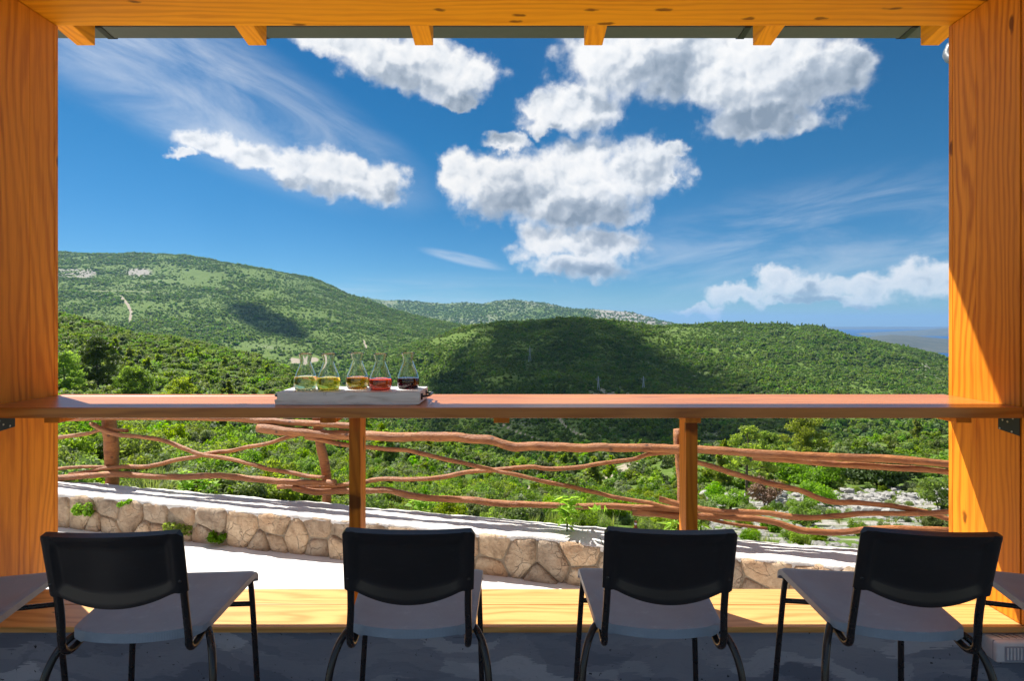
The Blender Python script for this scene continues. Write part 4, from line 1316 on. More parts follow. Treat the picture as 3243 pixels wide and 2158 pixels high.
# gutter: a dark half-box along the eaves
GY, GZ = 3.18, 3.062
gut = empty('gutter', (0, GY, GZ))
tag(gut, 'long dark grey metal gutter along the eaves above the view', 'gutter')
prof = [(-0.02, 0.14), (-0.02, 0.03), (0.0, 0.0), (0.10, -0.012), (0.125, 0.0), (0.135, 0.03), (0.135, 0.09), (0.125, 0.09), (0.125, 0.035), (0.10, 0.0), (0.0, 0.012), (-0.012, 0.035), (-0.012, 0.14)]
def extr(name, prof, x0, x1, mat, parent):
    bm = bmesh.new()
    a = [bm.verts.new((x0, GY + p[0], GZ + p[1])) for p in prof]; b = [bm.verts.new((x1, GY + p[0], GZ + p[1])) for p in prof]
    n = len(prof)
    for k in range(n):
        bm.faces.new((a[k], a[(k+1) % n], b[(k+1) % n], b[k]))
    bm.faces.new(a[::-1]); bm.faces.new(b)
    o = from_bm(name, bm, mat)
    o.parent = parent; o.matrix_parent_inverse = Matrix.Translation(parent.location).inverted()
    return o
extr('trough', prof, -3.6, 2.56, M_GUTTER, gut)
bprof = [(-0.024, 0.10), (-0.024, 0.028), (-0.002, -0.004), (0.102, -0.017), (0.130, -0.003), (0.140, 0.03), (0.140, 0.10), (0.1355, 0.10), (0.1355, 0.03), (0.1255, -0.0005), (0.10, -0.0125), (0.0, -0.0005), (-0.0205, 0.03), (-0.0205, 0.10)]
for uu in (352, 838, 2346, 2858):
    x = (uu - CU) / F * 3.28
    extr('joint_bracket', bprof, x - 0.018, x + 0.018, M_BLACKMETAL, gut)
dp = catmull([(2.62, 3.38, 3.06), (2.60, 3.37, 2.98), (2.64, 3.2, 2.86), (2.75, 2.95, 2.74), (2.78, 2.80, 2.6), (2.78, 2.78, 1.5), (2.78, 2.78, -0.5)], 4)
o = from_bm('downpipe', tube_bm(dp, 0.032, 12), M_PIPE, None, True)
o.parent = gut; o.matrix_parent_inverse = Matrix.Translation(gut.location).inverted()

# walls of the hut
def wallbox(name, label, *a):
    o = box(name, *a, bev=0.0)
    tag(o, label, 'wall'); return o
wl = box('parapet_wall', -3.4, 3.4, 2.275, 2.56, TZ - 0.1, SILLZ - 0.0235, M_PAINT, None, 0.0)
tag(wl, 'low inner wall brushed with dark grey paint below the wooden sill', 'wall')
for sg, xa, xb, lab in ((-1, -3.4, XL - 0.203, 'boarded hut wall to the left of the opening'), (1, XR + 0.203, 3.4, 'boarded hut wall to the right of the opening')):
    wr = empty('front_wall', ((xa + xb)/2, 2.5, SILLZ)); tag(wr, lab, 'wall')
    n_ = 8
    for k in range(n_):
        x0 = xa + (xb - xa) * k / n_; x1 = xa + (xb - xa) * (k + 1) / n_ - 0.004
        o = box('board', x0, x1, 2.40, 2.44, SILLZ, BEAMZ - 0.004, M_JAMB, None, 0.003)
        o.parent = wr; o.matrix_parent_inverse = Matrix.Translation(wr.location).inverted()
for sg, xw, lab in ((-1, -3.44, 'boarded side wall of the hut beyond the left jamb'), (1, 3.44, 'boarded side wall of the hut beyond the right jamb')):
    wr = empty('side_wall', (xw, 0, FLOORZ)); tag(wr, lab, 'wall')
    n_ = 8
    for k in range(n_):
        y0 = 0.95 + 1.6 * k / n_; y1 = 0.95 + 1.6 * (k + 1) / n_ - 0.004
        o = box('board', xw - 0.02, xw + 0.02, y0, y1, FLOORZ, 2.95, M_JAMB, None, 0.003)
        o.parent = wr; o.matrix_parent_inverse = Matrix.Translation(wr.location).inverted()
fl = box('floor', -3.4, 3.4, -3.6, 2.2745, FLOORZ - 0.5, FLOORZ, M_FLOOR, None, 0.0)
tag(fl, kind='structure')

# sill: two planks
sill = empty('window_sill', (0, 2.4, SILLZ))
tag(sill, 'honey coloured wooden sill of two planks at the foot of the opening', 'sill')
for (y0, y1) in ((2.25, 2.4285), (2.4315, 2.572)):
    o = box('plank', -3.38, 3.38, y0, y1, SILLZ - 0.023, SILLZ, M_SILL, None, 0.002)
    o.parent = sill; o.matrix_parent_inverse = Matrix.Translation(sill.location).inverted()

# bar counter
BZ = 1.070
bar = empty('bar_counter', (0, 2.45, BZ))
tag(bar, 'long reddish brown wooden bar counter across the opening', 'counter')
def bparent(o):
    o.parent = bar; o.matrix_parent_inverse = Matrix.Translation(bar.location).inverted(); return o
for (y0, y1) in ((2.25, 2.5995), (2.601, 2.668)):
    bparent(box('top_plank', XL + 0.001, XR - 0.001, y0, y1, BZ - 0.042, BZ, M_BAR, None, 0.003))
for x in (-1.84, -0.737, -0.042, 0.7245, 1.807):
    bparent(box('batten', x - 0.031, x + 0.031, 2.272, 2.655, BZ - 0.0645, BZ - 0.0425, M_POST, None, 0.0015))
bparent(box('post', -0.6785, -0.630, 2.365, 2.449, SILLZ + 0.0005, BZ - 0.0425, M_POST, None, 0.002))
bparent(box('post', 0.7235, 0.7726, 2.365, 2.459, SILLZ + 0.0005, BZ - 0.0650, M_POST, None, 0.002))
def plate(sgn, xf, y0, y1, h, skew, holes):
    """black perforated angle plate screwed to a jamb just below the counter"""
    t = 0.003
    xa, xb = (xf, xf + t) if sgn < 0 else (xf - t, xf)
    z1 = BZ - 0.0425
    bm = bmesh.new()
    pr = [(y0, z1), (y1, z1), (y1, z1 - h*skew), (y0, z1 - h)]
    a = [bm.verts.new((xa, p[0], p[1])) for p in pr]; b = [bm.verts.new((xb, p[0], p[1])) for p in pr]
    for k in range(4): bm.faces.new((a[k], a[(k+1) % 4], b[(k+1) % 4], b[k]))
    bm.faces.new(a); bm.faces.new(b[::-1])
    # flange under the counter
    xc = xf + 0.05 if sgn < 0 else xf - 0.05
    box_bm(min(xc, xb if sgn < 0 else xa), max(xc, xb if sgn < 0 else xa), y0, y1, z1 - 0.0028, z1 - 0.0002, 0, 1, bm)
    o = bparent(from_bm('angle_plate', bm, M_BLACKMETAL))
    for (fy, fz) in holes:
        y = y0 + (y1 - y0) * fy; z = z1 - h * fz
        bm = bmesh.new()
        bmesh.ops.create_cone(bm, cap_ends=True, segments=10, radius1=0.0042, radius2=0.003, depth=0.002)
        sc_ = from_bm('screw', bm, M_SCREW)
        sc_.rotation_euler = (0, R(90) * (-sgn), 0)
        sc_.location = (xb + 0.001 if sgn < 0 else xa - 0.001, y, z)
        sc_.parent = o
plate(1, XR, 2.268, 2.368, 0.074, 0.86, [(0.3, 0.12), (0.55, 0.34), (0.78, 0.30), (0.35, 0.85), (0.92, 0.8)])
plate(1, XR, 2.495, 2.56, 0.034, 0.7, [(0.25, 0.7)])
plate(-1, XL, 2.283, 2.408, 0.072, 0.86, [(0.9, 0.2), (0.8, 0.75), (0.4, 0.35), (0.55, 0.6)])
plate(-1, XL, 2.520, 2.60, 0.036, 0.7, [(0.3, 0.65), (0.75, 0.4)])

# ------------------------------------------------------------------ serving board and carafes
TX0, TX1, TY0, TY1, TH = -0.957, -0.376, 2.318, 2.520, 0.053
brd = empty('serving_board', ((TX0+TX1)/2, (TY0+TY1)/2, BZ))
tag(brd, 'thick whitewashed wooden board with black handles carrying the carafes', 'board')
bm = bmesh.new()
box_bm(TX0, TX1, TY0, TY1, BZ + 0.001, BZ + TH, 0, 1, bm)
bmesh.ops.subdivide_edges(bm, edges=list(bm.edges), cuts=14, use_grid_fill=True)
for v in bm.verts:
    n_ = mnoise.noise(v.co * 9) * 0.0022 + mnoise.noise(v.co * 30) * 0.0012
    if v.co.z < BZ + TH - 0.002 and v.co.z > BZ + 0.004: v.co += Vector((n_*2.2, n_*1.5, 0))
    if abs(v.co.z - (BZ+0.001)) < 0.003 and v.co.x > TX1 - 0.02: v.co.x -= 0.016
    if v.co.x < TX0 + 0.004 and v.co.z < BZ + 0.022: v.co.x -= 0.010
c_ = brd.location.copy()
bmesh.ops.translate(bm, vec=-c_, verts=bm.verts)
from_bm('block', bm, M_BOARD, brd)
for sgn, xe in ((-1, TX0), (1, TX1)):
    zc = BZ + 0.030
    pth = catmull([(xe, TY0 + 0.045, zc), (xe + sgn*0.020, TY0 + 0.045, zc + 0.002), (xe + sgn*0.032, TY0 + 0.060, zc + 0.003), (xe + sgn*0.034, (TY0+TY1)/2, zc + 0.003), (xe + sgn*0.032, TY1 - 0.060, zc + 0.003), (xe + sgn*0.020, TY1 - 0.045, zc + 0.002), (xe, TY1 - 0.045, zc)], 4)
    bm = tube_bm([p - c_ for p in pth], 0.0045, 8)
    for yy in (TY0 + 0.045, TY1 - 0.045):
        box_bm(min(xe, xe + sgn*0.004) - c_.x - 0.001, max(xe, xe + sgn*0.004) - c_.x + 0.001, yy - 0.009 - c_.y, yy + 0.009 - c_.y, zc - 0.013 - c_.z, zc + 0.013 - c_.z, 0.001, 1, bm)
    from_bm('handle', bm, M_BLACKMETAL, brd, True)

def glass_mat():
    m, b, bs, out = new_mat('clear_glass')
    bs.inputs['Base Color'].default_value = (0.97, 0.98, 0.97, 1)
    bs.inputs['Transmission Weight'].default_value = 1.0
    bs.inputs['Roughness'].default_value = 0.0
    bs.inputs['IOR'].default_value = 1.46
    return m
M_GLASS = glass_mat()
def wine_mat(name, c):
    m, b, bs, out = new_mat(name)
    tc = b.new('ShaderNodeTexCoord')
    bs.inputs['Base Color'].default_value = (*c, 1)
    bs.inputs['Transmission Weight'].default_value = 1.0
    bs.inputs['Roughness'].default_value = 0.0
    bs.inputs['IOR'].default_value = 1.34
    return m
OUTP = [(0.034, 0.0), (0.040, 0.001), (0.0435, 0.005), (0.0470, 0.018), (0.0483, 0.031), (0.0465, 0.047), (0.0405, 0.065), (0.0335, 0.083), (0.0265, 0.101), (0.0226, 0.115), (0.0226, 0.124), (0.0250, 0.137), (0.0300, 0.152)]
def spl(prof, n=4):
    return [(p.x, p.y) for p in catmull([(a, b, 0) for a, b in prof], n)]
OUTS = spl(OUTP)
INS = [(max(0.002, r - 0.0016), z) for r, z in OUTS if z > 0.006]
def carafe_mesh():
    prof = [(0.0005, 0.0012)] + OUTS + [(OUTS[-1][0]-0.0006, OUTS[-1][1]+0.0006)] + INS[::-1] + [(0.036, 0.0052), (0.0005, 0.0045)]
    bm = lathe_bm(prof, 40)
    bmesh.ops.remove_doubles(bm, verts=bm.verts, dist=0.0004)
    return bm
def wine_bm(level):
    pr = [(0.0005, 0.0040), (0.0362, 0.0048)] + [(r + 0.0003, z) for r, z in INS if z < level - 0.001]
    rl = np.interp(level, [z for r, z in INS], [r for r, z in INS]) + 0.0003
    pr += [(rl, level), (rl - 0.002, level - 0.0004), (0.0005, level - 0.0005)]
    bm = lathe_bm(pr, 40)
    bmesh.ops.remove_doubles(bm, verts=bm.verts, dist=0.0004)
    return bm
CAR = [(-0.872, 2.40, 0.0570, (1.0, 0.91, 0.45), 'pale straw white wine', 'white_wine'),
       (-0.7747, 2.40, 0.0525, (1.0, 0.76, 0.09), 'golden yellow wine', 'golden_wine'),
       (-0.670, 2.46, 0.0475, (1.0, 0.45, 0.05), 'amber orange wine', 'amber_wine'),
       (-0.556, 2.40, 0.0470, (1.0, 0.10, 0.05), 'bright red rose wine', 'rose_wine'),
       (-0.450, 2.46, 0.0435, (0.08, 0.004, 0.010), 'almost black red wine', 'red_wine')]
gl_me = None
for x, y, lev, c, desc, nm in CAR:
    if gl_me is None:
        o = from_bm('wine_carafe', carafe_mesh(), M_GLASS, None, True); gl_me = o.data
    else:
        o = link('wine_carafe', gl_me)
    o.location = (x, y, BZ + TH + 0.0012)
    tag(o, 'small glass carafe holding %s on the white board' % desc, 'carafe', 'carafes on the white board')
    from_bm('wine', wine_bm(lev), wine_mat(nm, c), o, True)

# ------------------------------------------------------------------ bar stools
SH = 0.63 - FLOORZ            # seat height above the floor
def stool_meshes():
    out = []
    # seat shell: gently dished, front edge rolled down, rounded corners; thickness given by a skirt
    nU, nV = 28, 30
    top = []
    D_, WR, WF = 0.352, 0.163, 0.186
    def sp(a, b):
        # a in -1..1 across, b in 0..1 rear to front
        hw = WR + (WF - WR) * b
        # rounded rear corners and slightly bowed rear edge
        yy = D_ * b - 0.022 * (1 - a*a) * (1 - b) ** 3
        rc = 0.045
        edge = max(0.0, (rc - D_*b) / rc)
        hw2 = hw - rc * (1 - math.sqrt(max(0, 1 - edge**2))) * 0.75
        x = a * hw2
        z = SH - 0.012 * (1 - abs(a) ** 2.2) * math.sin(math.pi * min(1, b*1.05)) - 0.004 * (1 - b)
        f = max(0.0, (b - 0.90) / 0.10)
        z -= 0.020 * f ** 2
        yy -= 0.004 * f ** 2
        e = max(0, (abs(a) - 0.94) / 0.06)
        z -= 0.004 * e * e
        return Vector((x, yy, z))
    G = [[sp(-1 + 2*i/nU, j/nV) for i in range(nU+1)] for j in range(nV+1)]
    bm = bmesh.new()
    A = [[bm.verts.new(p) for p in row] for row in G]
    for j in range(nV):
        for i in range(nU):
            bm.faces.new((A[j][i], A[j][i+1], A[j+1][i+1], A[j+1][i]))
    # outline skirt downwards, then inward underside
    loop = [(0, i) for i in range(nU)] + [(j, nU) for j in range(nV)] + [(nV, i) for i in range(nU, 0, -1)] + [(j, 0) for j in range(nV, 0, -1)]
    cx = Vector((0, D_*0.5, 0))
    sk1, sk2 = [], []
    for (j, i) in loop:
        p = G[j][i]
        sk1.append(bm.verts.new(p + Vector((0, 0, -0.019 if j else -0.024))))
        q = cx + (p - cx) * 0.94
        sk2.append(bm.verts.new(Vector((q.x, q.y, p.z - 0.017))))
    n = len(loop)
    for k in range(n):
        a_, b_ = A[loop[k][0]][loop[k][1]], A[loop[(k+1) % n][0]][loop[(k+1) % n][1]]
        bm.faces.new((a_, sk1[k], sk1[(k+1) % n], b_))
        bm.faces.new((sk1[k], sk2[k], sk2[(k+1) % n], sk1[(k+1) % n]))
    bm.faces.new(sk2)
    out.append(('seat', bm, M_SEAT))
    # backrest: curved shell, sleeves at the sides, bowed lower edge, recessed panel behind
    W2 = 0.158
    ZT_, = (0.915 - FLOORZ,)
    def back_y(x, z):
        t = (z - (0.70 - FLOORZ)) / 0.215
        return -0.052 - 0.052 * t - 0.020 * (1 - (x / W2) ** 2)
    nX, nZ = 36, 12
    def zlow(x):
        a = abs(x) / W2
        if a > 0.80: return 0.753 - FLOORZ
        return (0.722 + 0.031 * (a / 0.80) ** 2) - FLOORZ
    bm = bmesh.new()
    fr, bk = [], []
    for i in range(nX + 1):
        x = -W2 + 2*W2 * i / nX
        a = abs(x) / W2
        z0 = zlow(x)
        zt = ZT_ - 0.012 * max(0, (a - 0.93) / 0.07) ** 2
        th = 0.022 if a > 0.80 else 0.010
        if 0.77 < a < 0.86: th = 0.010 + 0.012 * (a - 0.77) / 0.09
        rnd = max(0, (a - 0.90) / 0.10) ** 2 * 0.009
        f_, b_ = [], []
        for k in range(nZ + 1):
            z = z0 + (zt - z0) * k / nZ
            tb = th
            if a <= 0.82:
                if k >= nZ - 1: tb = 0.022           # thick rolled top edge
                if k <= 1: tb = 0.020                # lower lip
            y = back_y(x, z)
            f_.append(bm.verts.new((x, y + 0.006 - rnd, z)))
            b_.append(bm.verts.new((x, y + 0.006 - tb + rnd, z - (0.003 if k == nZ else 0))))
        fr.append(f_); bk.append(b_)
    for i in range(nX):
        for k in range(nZ):
            bm.faces.new((fr[i][k], fr[i+1][k], fr[i+1][k+1], fr[i][k+1]))
            bm.faces.new((bk[i][k], bk[i][k+1], bk[i+1][k+1], bk[i+1][k]))
        bm.faces.new((fr[i][nZ], fr[i+1][nZ], bk[i+1][nZ], bk[i][nZ]))
        bm.faces.new((fr[i][0], bk[i][0], bk[i+1][0], fr[i+1][0]))
    for i in (0, nX):
        for k in range(nZ):
            bm.faces.new((fr[i][k], fr[i][k+1], bk[i][k+1], bk[i][k]))
    out.append(('backrest', bm, M_BACK))
    z0 = SH
    for s in (-1, 1):
        # back upright: from the sleeve down, J-bend forward under the seat side
        pth = catmull([(s*0.144, -0.078, 0.80 - FLOORZ), (s*0.144, -0.066, 0.757 - FLOORZ), (s*0.145, -0.052, 0.69 - FLOORZ), (s*0.148, -0.044, 0.63 - FLOORZ), (s*0.147, -0.036, 0.600 - FLOORZ), (s*0.146, -0.008, 0.585 - FLOORZ), (s*0.146, 0.040, 0.592 - FLOORZ), (s*0.146, 0.12, 0.602 - FLOORZ), (s*0.146, 0.26, 0.606 - FLOORZ)], 5)
        out.append(('back_upright', tube_bm(pth, 0.0088, 12), M_TUBE))
        # rear leg arching out and down
        pth = catmull([(s*0.130, 0.09, z0 - 0.035), (s*0.158, 0.045, z0 - 0.030), (s*0.176, 0.015, z0 - 0.040), (s*0.192, -0.010, z0 - 0.075), (s*0.202, -0.028, z0 - 0.135), (s*0.208, -0.045, z0 - 0.26), (s*0.222, -0.085, 0.012)], 5)
        out.append(('rear_leg', tube_bm(pth, 0.0092, 12), M_TUBE))
        # front leg
        pth = [Vector((s*0.170, 0.318, z0 - 0.020)), Vector((s*0.176, 0.326, z0 - 0.10)), Vector((s*0.190, 0.345, z0*0.45)), Vector((s*0.205, 0.362, 0.012))]
        out.append(('front_leg', tube_bm(catmull(pth, 4), 0.0085, 12), M_TUBE))
    for (sx, yy, zz) in ():
        pass
    # cross bar between the front legs, rail under the seat rear
    out.append(('cross_bar', tube_bm([(-0.178, 0.326, z0 - 0.105), (0.178, 0.326, z0 - 0.105)], 0.0075, 10), M_TUBE))
    out.append(('cross_bar', tube_bm([(-0.15, 0.06, z0 - 0.034), (0.15, 0.06, z0 - 0.034)], 0.0075, 10), M_TUBE))
    # foot rest bar lower down
    out.append(('foot_rest', tube_bm([(-0.196, 0.352, 0.20), (0.196, 0.352, 0.20)], 0.0085, 10), M_TUBE))
    # sleeve screws
    for s in (-1, 1):
        b2 = bmesh.new()
        bmesh.ops.create_cone(b2, cap_ends=True, segments=10, radius1=0.0045, radius2=0.0038, depth=0.003, matrix=Matrix.Translation((s*0.1455, -0.0905, 0.785 - FLOORZ)) @ Matrix.Rotation(R(90), 4, 'X'))
        out.append(('screw', b2, M_BLACKMETAL))
    # feet caps
    for (fx, fy) in ((0.222, -0.085), (-0.222, -0.085), (0.205, 0.362), (-0.205, 0.362)):
        b2 = bmesh.new()
        bmesh.ops.create_cone(b2, cap_ends=True, segments=12, radius1=0.0115, radius2=0.010, depth=0.02, matrix=Matrix.Translation((fx, fy, 0.010)))
        out.append(('foot_cap', b2, M_BLACKMETAL))
    return out

proto = empty('bar_stool')
for nm, bm, mt in stool_meshes():
    o = from_bm(nm, bm, mt, proto, True)
    if nm in ('seat', 'backrest'):
        md = o.modifiers.new('edge', 'EDGE_SPLIT'); md.split_angle = R(42)
STOOLS = [(-0.971, 1.447, 5.6, 1.0, 'black bar stool with grey seat, leftmost of the four whose backrests show'),
          (-0.276, 1.468, 3.0, 1.4, 'black bar stool with its backrest in front of the left counter post'),
          (0.378, 1.469, -2.4, 0.4, 'black bar stool with its backrest in front of the right counter post'),
          (0.996, 1.4585, -5.4, 0.6, 'black bar stool with grey seat, rightmost of the four whose backrests show'),
          (-1.515, 1.42, 14.0, 0.0, 'bar stool cut off by the left edge, only its seat and cross bar showing'),
          (1.560, 1.43, -16.0, 0.0, 'bar stool cut off by the right edge, only its seat and cross bar showing')]
for i, (x, y, yaw, roll, lab) in enumerate(STOOLS):
    o = proto if i == 0 else copy_tree(proto)
    o.location = (x, y, FLOORZ)
    o.rotation_euler = (0, R(roll), R(yaw))
    tag(o, lab, 'stool', 'black stools along the bar counter')

# ------------------------------------------------------------------ white emergency lamp on the low wall
lamp = empty('wall_lamp', (2.05, 2.26, 0.09))
tag(lamp, 'white plastic box lamp with ribbed lens on the grey wall beside the right jamb', 'lamp')
def lparent(o):
    o.parent = lamp; o.matrix_parent_inverse = Matrix.Translation(lamp.location).inverted(); return o
bm = box_bm(1.873, 2.23, 2.196, 2.274, 0.0875, 0.1695, 0.010, 3)
lparent(from_bm('housing', bm, M_WHITEPLASTIC, None, True)).modifiers.new('edge', 'EDGE_SPLIT').split_angle = R(35)
lparent(box('lens_frame', 1.903, 2.20, 2.1925, 2.1975, 0.096, 0.154, M_GREYGLASS, None, 0.002))
for k in range(22):
    x = 1.909 + k * 0.0132
    lparent(box('lens_rib', x, x + 0.006, 2.1900, 2.1923, 0.104, 0.150, M_WHITEPLASTIC, None, 0.0005))
for k in range(4):
    pth = catmull([(1.90 + k*0.028, 2.252, 0.1705), (1.912 + k*0.028, 2.238, 0.1705), (1.918 + k*0.028, 2.222, 0.1705)], 4)
    lparent(from_bm('vent_slot', tube_bm(pth, 0.0008, 6), M_BLACKMETAL))
lparent(box('seam', 1.8720, 2.228, 2.2125, 2.2140, 0.0868, 0.1702, M_GREYGLASS, None, 0.0))

# ------------------------------------------------------------------ beer bottle on the wall
def bottle_mat():
    m, b, bs, out = new_mat('brown_glass')
    bs.inputs['Base Color'].default_value = (0.16, 0.05, 0.012, 1)
    bs.inputs['Roughness'].default_value = 0.08
    bs.inputs['Transmission Weight'].default_value = 0.5
    return m
bd = fence_pt(2015, 1655, -0.32)
btl = from_bm('bottle', lathe_bm(spl([(0.027, 0.0), (0.0305, 0.004), (0.0305, 0.12), (0.028, 0.14), (0.017, 0.168), (0.0135, 0.19), (0.0135, 0.212)]) + [(0.0155, 0.213), (0.0155, 0.226), (0.013, 0.228)], 24, None, True, True), bottle_mat(), None, True)
btl.scale = (0.66, 0.66, 0.66)
btl.location = (bd.x, y_in(bd.x) + 0.10, CAPZ + 0.005)
lb = from_bm('neck_band', lathe_bm([(0.0140, 0.188), (0.0140, 0.206)], 20), M_GREYGLASS, btl, True)
tag(btl, 'brown glass bottle standing on the wall top behind a stool backrest', 'bottle')

# ------------------------------------------------------------------ plants on and behind the wall
def leafy_plant(name, loc, h, n, leaf, seed, mat, label, cat='plant', lean=(0, 0, 0), wdth=0.5):
    r = random.Random(seed)
    root = empty(name, loc); tag(root, label, cat)
    bm = bmesh.new()
    V = []; tint = []
    ns = 4
    for s in range(ns):
        a = r.uniform(0, 6.283); sp_ = r.uniform(0.1, 0.45) * h
        tip = Vector((math.cos(a)*sp_ + lean[0], math.sin(a)*sp_*0.6 + lean[1], h*r.uniform(0.65, 1.0)))
        mid = tip*0.5 + Vector((r.uniform(-.03, .03), r.uniform(-.03, .03), 0.05*h))
        path = catmull([Vector((0, 0, -0.03)), mid, tip], 6)
        tube_bm(path, [0.004*(1 - 0.6*i/len(path)) for i in range(len(path))], 5, bm)
        for q in range(n // ns):
            p = path[min(len(path)-1, int(len(path) * (0.25 + 0.75 * (q+1) / (n//ns))))]
            a2 = r.uniform(0, 6.283)
            dv = Vector((math.cos(a2), math.sin(a2), r.uniform(-0.25, 0.6))).normalized()
            side = dv.cross(Vector((r.uniform(-.4, .4), r.uniform(-.4, .4), 1))).normalized()
            L_ = leaf * r.uniform(0.6, 1.2)
            up = side.cross(dv).normalized()
            b0 = p + dv * 0.012
            m1 = b0 + dv*L_*0.38 - up*0.06*L_
            tipv = b0 + dv*L_ - up*0.22*L_
            lw = L_*wdth*0.5
            V += [b0, m1 + side*lw + up*0.10*L_, tipv, m1]
            V += [b0, m1, tipv, m1 - side*lw + up*0.10*L_]
            t_ = r.random(); tint += [t_]*8
    from_bm('stem', bm, M_LEAF_BRIGHT, root, True)
    me = quad_mesh('leaves', np.array([tuple(v) for v in V]), len(V)//4)
    at = me.attributes.new('tint', 'FLOAT', 'POINT'); at.data.foreach_set('value', np.array(tint, dtype=np.float32))
    link('foliage', me, mat, root)
    return root
M_LEAF_VINE = leaf_mat('leaf_vine', (0.18, 0.32, 0.04), (0.38, 0.52, 0.12), 0.5, inst=False)
def at_wall(u, off, z=CAPZ):
    # x of wall point seen in column u at given outward offset
    k = 4.4675 + off * math.hypot(1, 0.25)
    d = k / (1 + 0.25 * (u - CU) / F)
    return Vector(((u - CU) / F * d, d, z))
leafy_plant('climbing_plant', at_wall(1795, 0.16), 0.30, 64, 0.105, 3, M_LEAF_VINE, 'climbing plant with pale green oval leaves on the wall top in the middle')
leafy_plant('leafy_weed', at_wall(2150, 0.42, CAPZ - 0.12), 0.30, 40, 0.10, 5, M_LEAF_VINE, 'leafy green weed at the foot of the right counter post', wdth=0.32)
leafy_plant('leafy_weed', at_wall(2215, 0.40, CAPZ - 0.10), 0.28, 24, 0.09, 8, M_LEAF_VINE, 'slim green weed just right of the right counter post', wdth=0.32)
leafy_plant('bramble', at_wall(590, 0.50, CAPZ - 0.12), 0.28, 60, 0.075, 9, M_LEAF_VINE, 'bramble with broad leaves behind the left part of the wall', wdth=0.7)
leafy_plant('bramble', at_wall(660, 0.55, CAPZ - 0.15), 0.30, 60, 0.075, 10, M_LEAF_VINE, 'bramble beside the broad leaved one behind the left part of the wall', wdth=0.7)
leafy_plant('bramble', at_wall(1330, 0.60, CAPZ - 0.20), 0.26, 60, 0.075, 13, M_LEAF_VINE, 'low bramble behind the wall to the right of the left counter post', wdth=0.7)
# trailing vine down the stones
vp = [wp_ for wp_ in (at_wall(1900, 0.05, CAPZ + 0.02), at_wall(1925, -0.05, CAPZ - 0.06), at_wall(1955, -0.06, CAPZ - 0.14), at_wall(1900, -0.07, CAPZ - 0.17), at_wall(1850, -0.07, CAPZ - 0.22))]
vine = from_bm('trailing_vine', tube_bm(catmull(vp[:3], 6), 0.003, 5), M_LEAF_GREY, None, True)
tag(vine, 'thin vine stem trailing down the stones left of the third stool', 'vine')
me = clump('vine_leaves', 14, [(vp[3].x, vp[3].y, vp[3].z, 0.07, 0.02, 0.06)], 0.035, 4, M_LEAF_VINE, 1.5, 0.4)
link('foliage', me, M_LEAF_VINE, vine)

def wall_tuft(u, v, rw, seed, mat, label):
    d = (4.4675 - 0.04 * math.hypot(1, 0.25)) / (1 + 0.25 * (u - CU) / F)
    p = px(u, v, d)
    lob = []
    r = random.Random(seed)
    for k in range(6):
        lob.append((r.uniform(-rw, rw), r.uniform(-0.03, 0.01), 0.06 + r.uniform(-rw, rw)*0.5, rw*0.45, 0.035, rw*0.4))
    o = link('wall_plant', clump('wall_plant', 420, lob, 0.020, seed, mat, 1.5, 0.4))
    o.location = p - Vector((0, 0, 0.06))
    tag(o, label, 'plant')
wall_tuft(270, 1618, 0.10, 1, M_LEAF_BRIGHT, 'bright ferny tuft growing between the stones at the left end of the wall')
wall_tuft(560, 1678, 0.10, 2, M_LEAF_BRIGHT, 'mossy green tuft on the stones above the leftmost stool')
wall_tuft(690, 1704, 0.07, 3, M_LEAF_BRIGHT, 'small mossy clump low on the stones right of the leftmost stool')
wall_tuft(395, 1594, 0.035, 4, M_LEAF_BRIGHT, 'tiny green sprig just under the wall top near the left jamb')

# individual bushes and trees --------------------------------------------
def ground_at(u, d):
    return Vector(((u-CU)/F*d, d, float(hillC.z(np.array([u]), np.array([d]))[0])))

def bush(u, d, width, height, seed, mat, label, n=3200, leaf=0.10, name='bush', stems=4):
    root = empty(name, ground_at(u, d)); tag(root, label, 'bush')
    lob = [(a*width*0.5, b*width*0.5, c*height/0.95, rx*width*0.5, ry*width*0.5, rz*height*0.55) for (a, b, c, rx, ry, rz) in lobes_bush(seed, 14, 1.0)]
    link('foliage', clump('foliage', n, lob, leaf, seed, mat, 1.6, 0.5), None, root)
    r = random.Random(seed)
    bm = bmesh.new()
    for k in range(stems):
        a = r.uniform(0, 6.28)
        tube_bm([(0, 0, -0.1), (0.12*width*math.cos(a), 0.12*width*math.sin(a), height*0.35), (0.3*width*math.cos(a), 0.3*width*math.sin(a), height*0.7)], [0.03*width*0.5, 0.02*width*0.5, 0.008*width*0.5], 6, bm)
    from_bm('stem', bm, M_BARK, root, True)
    return root

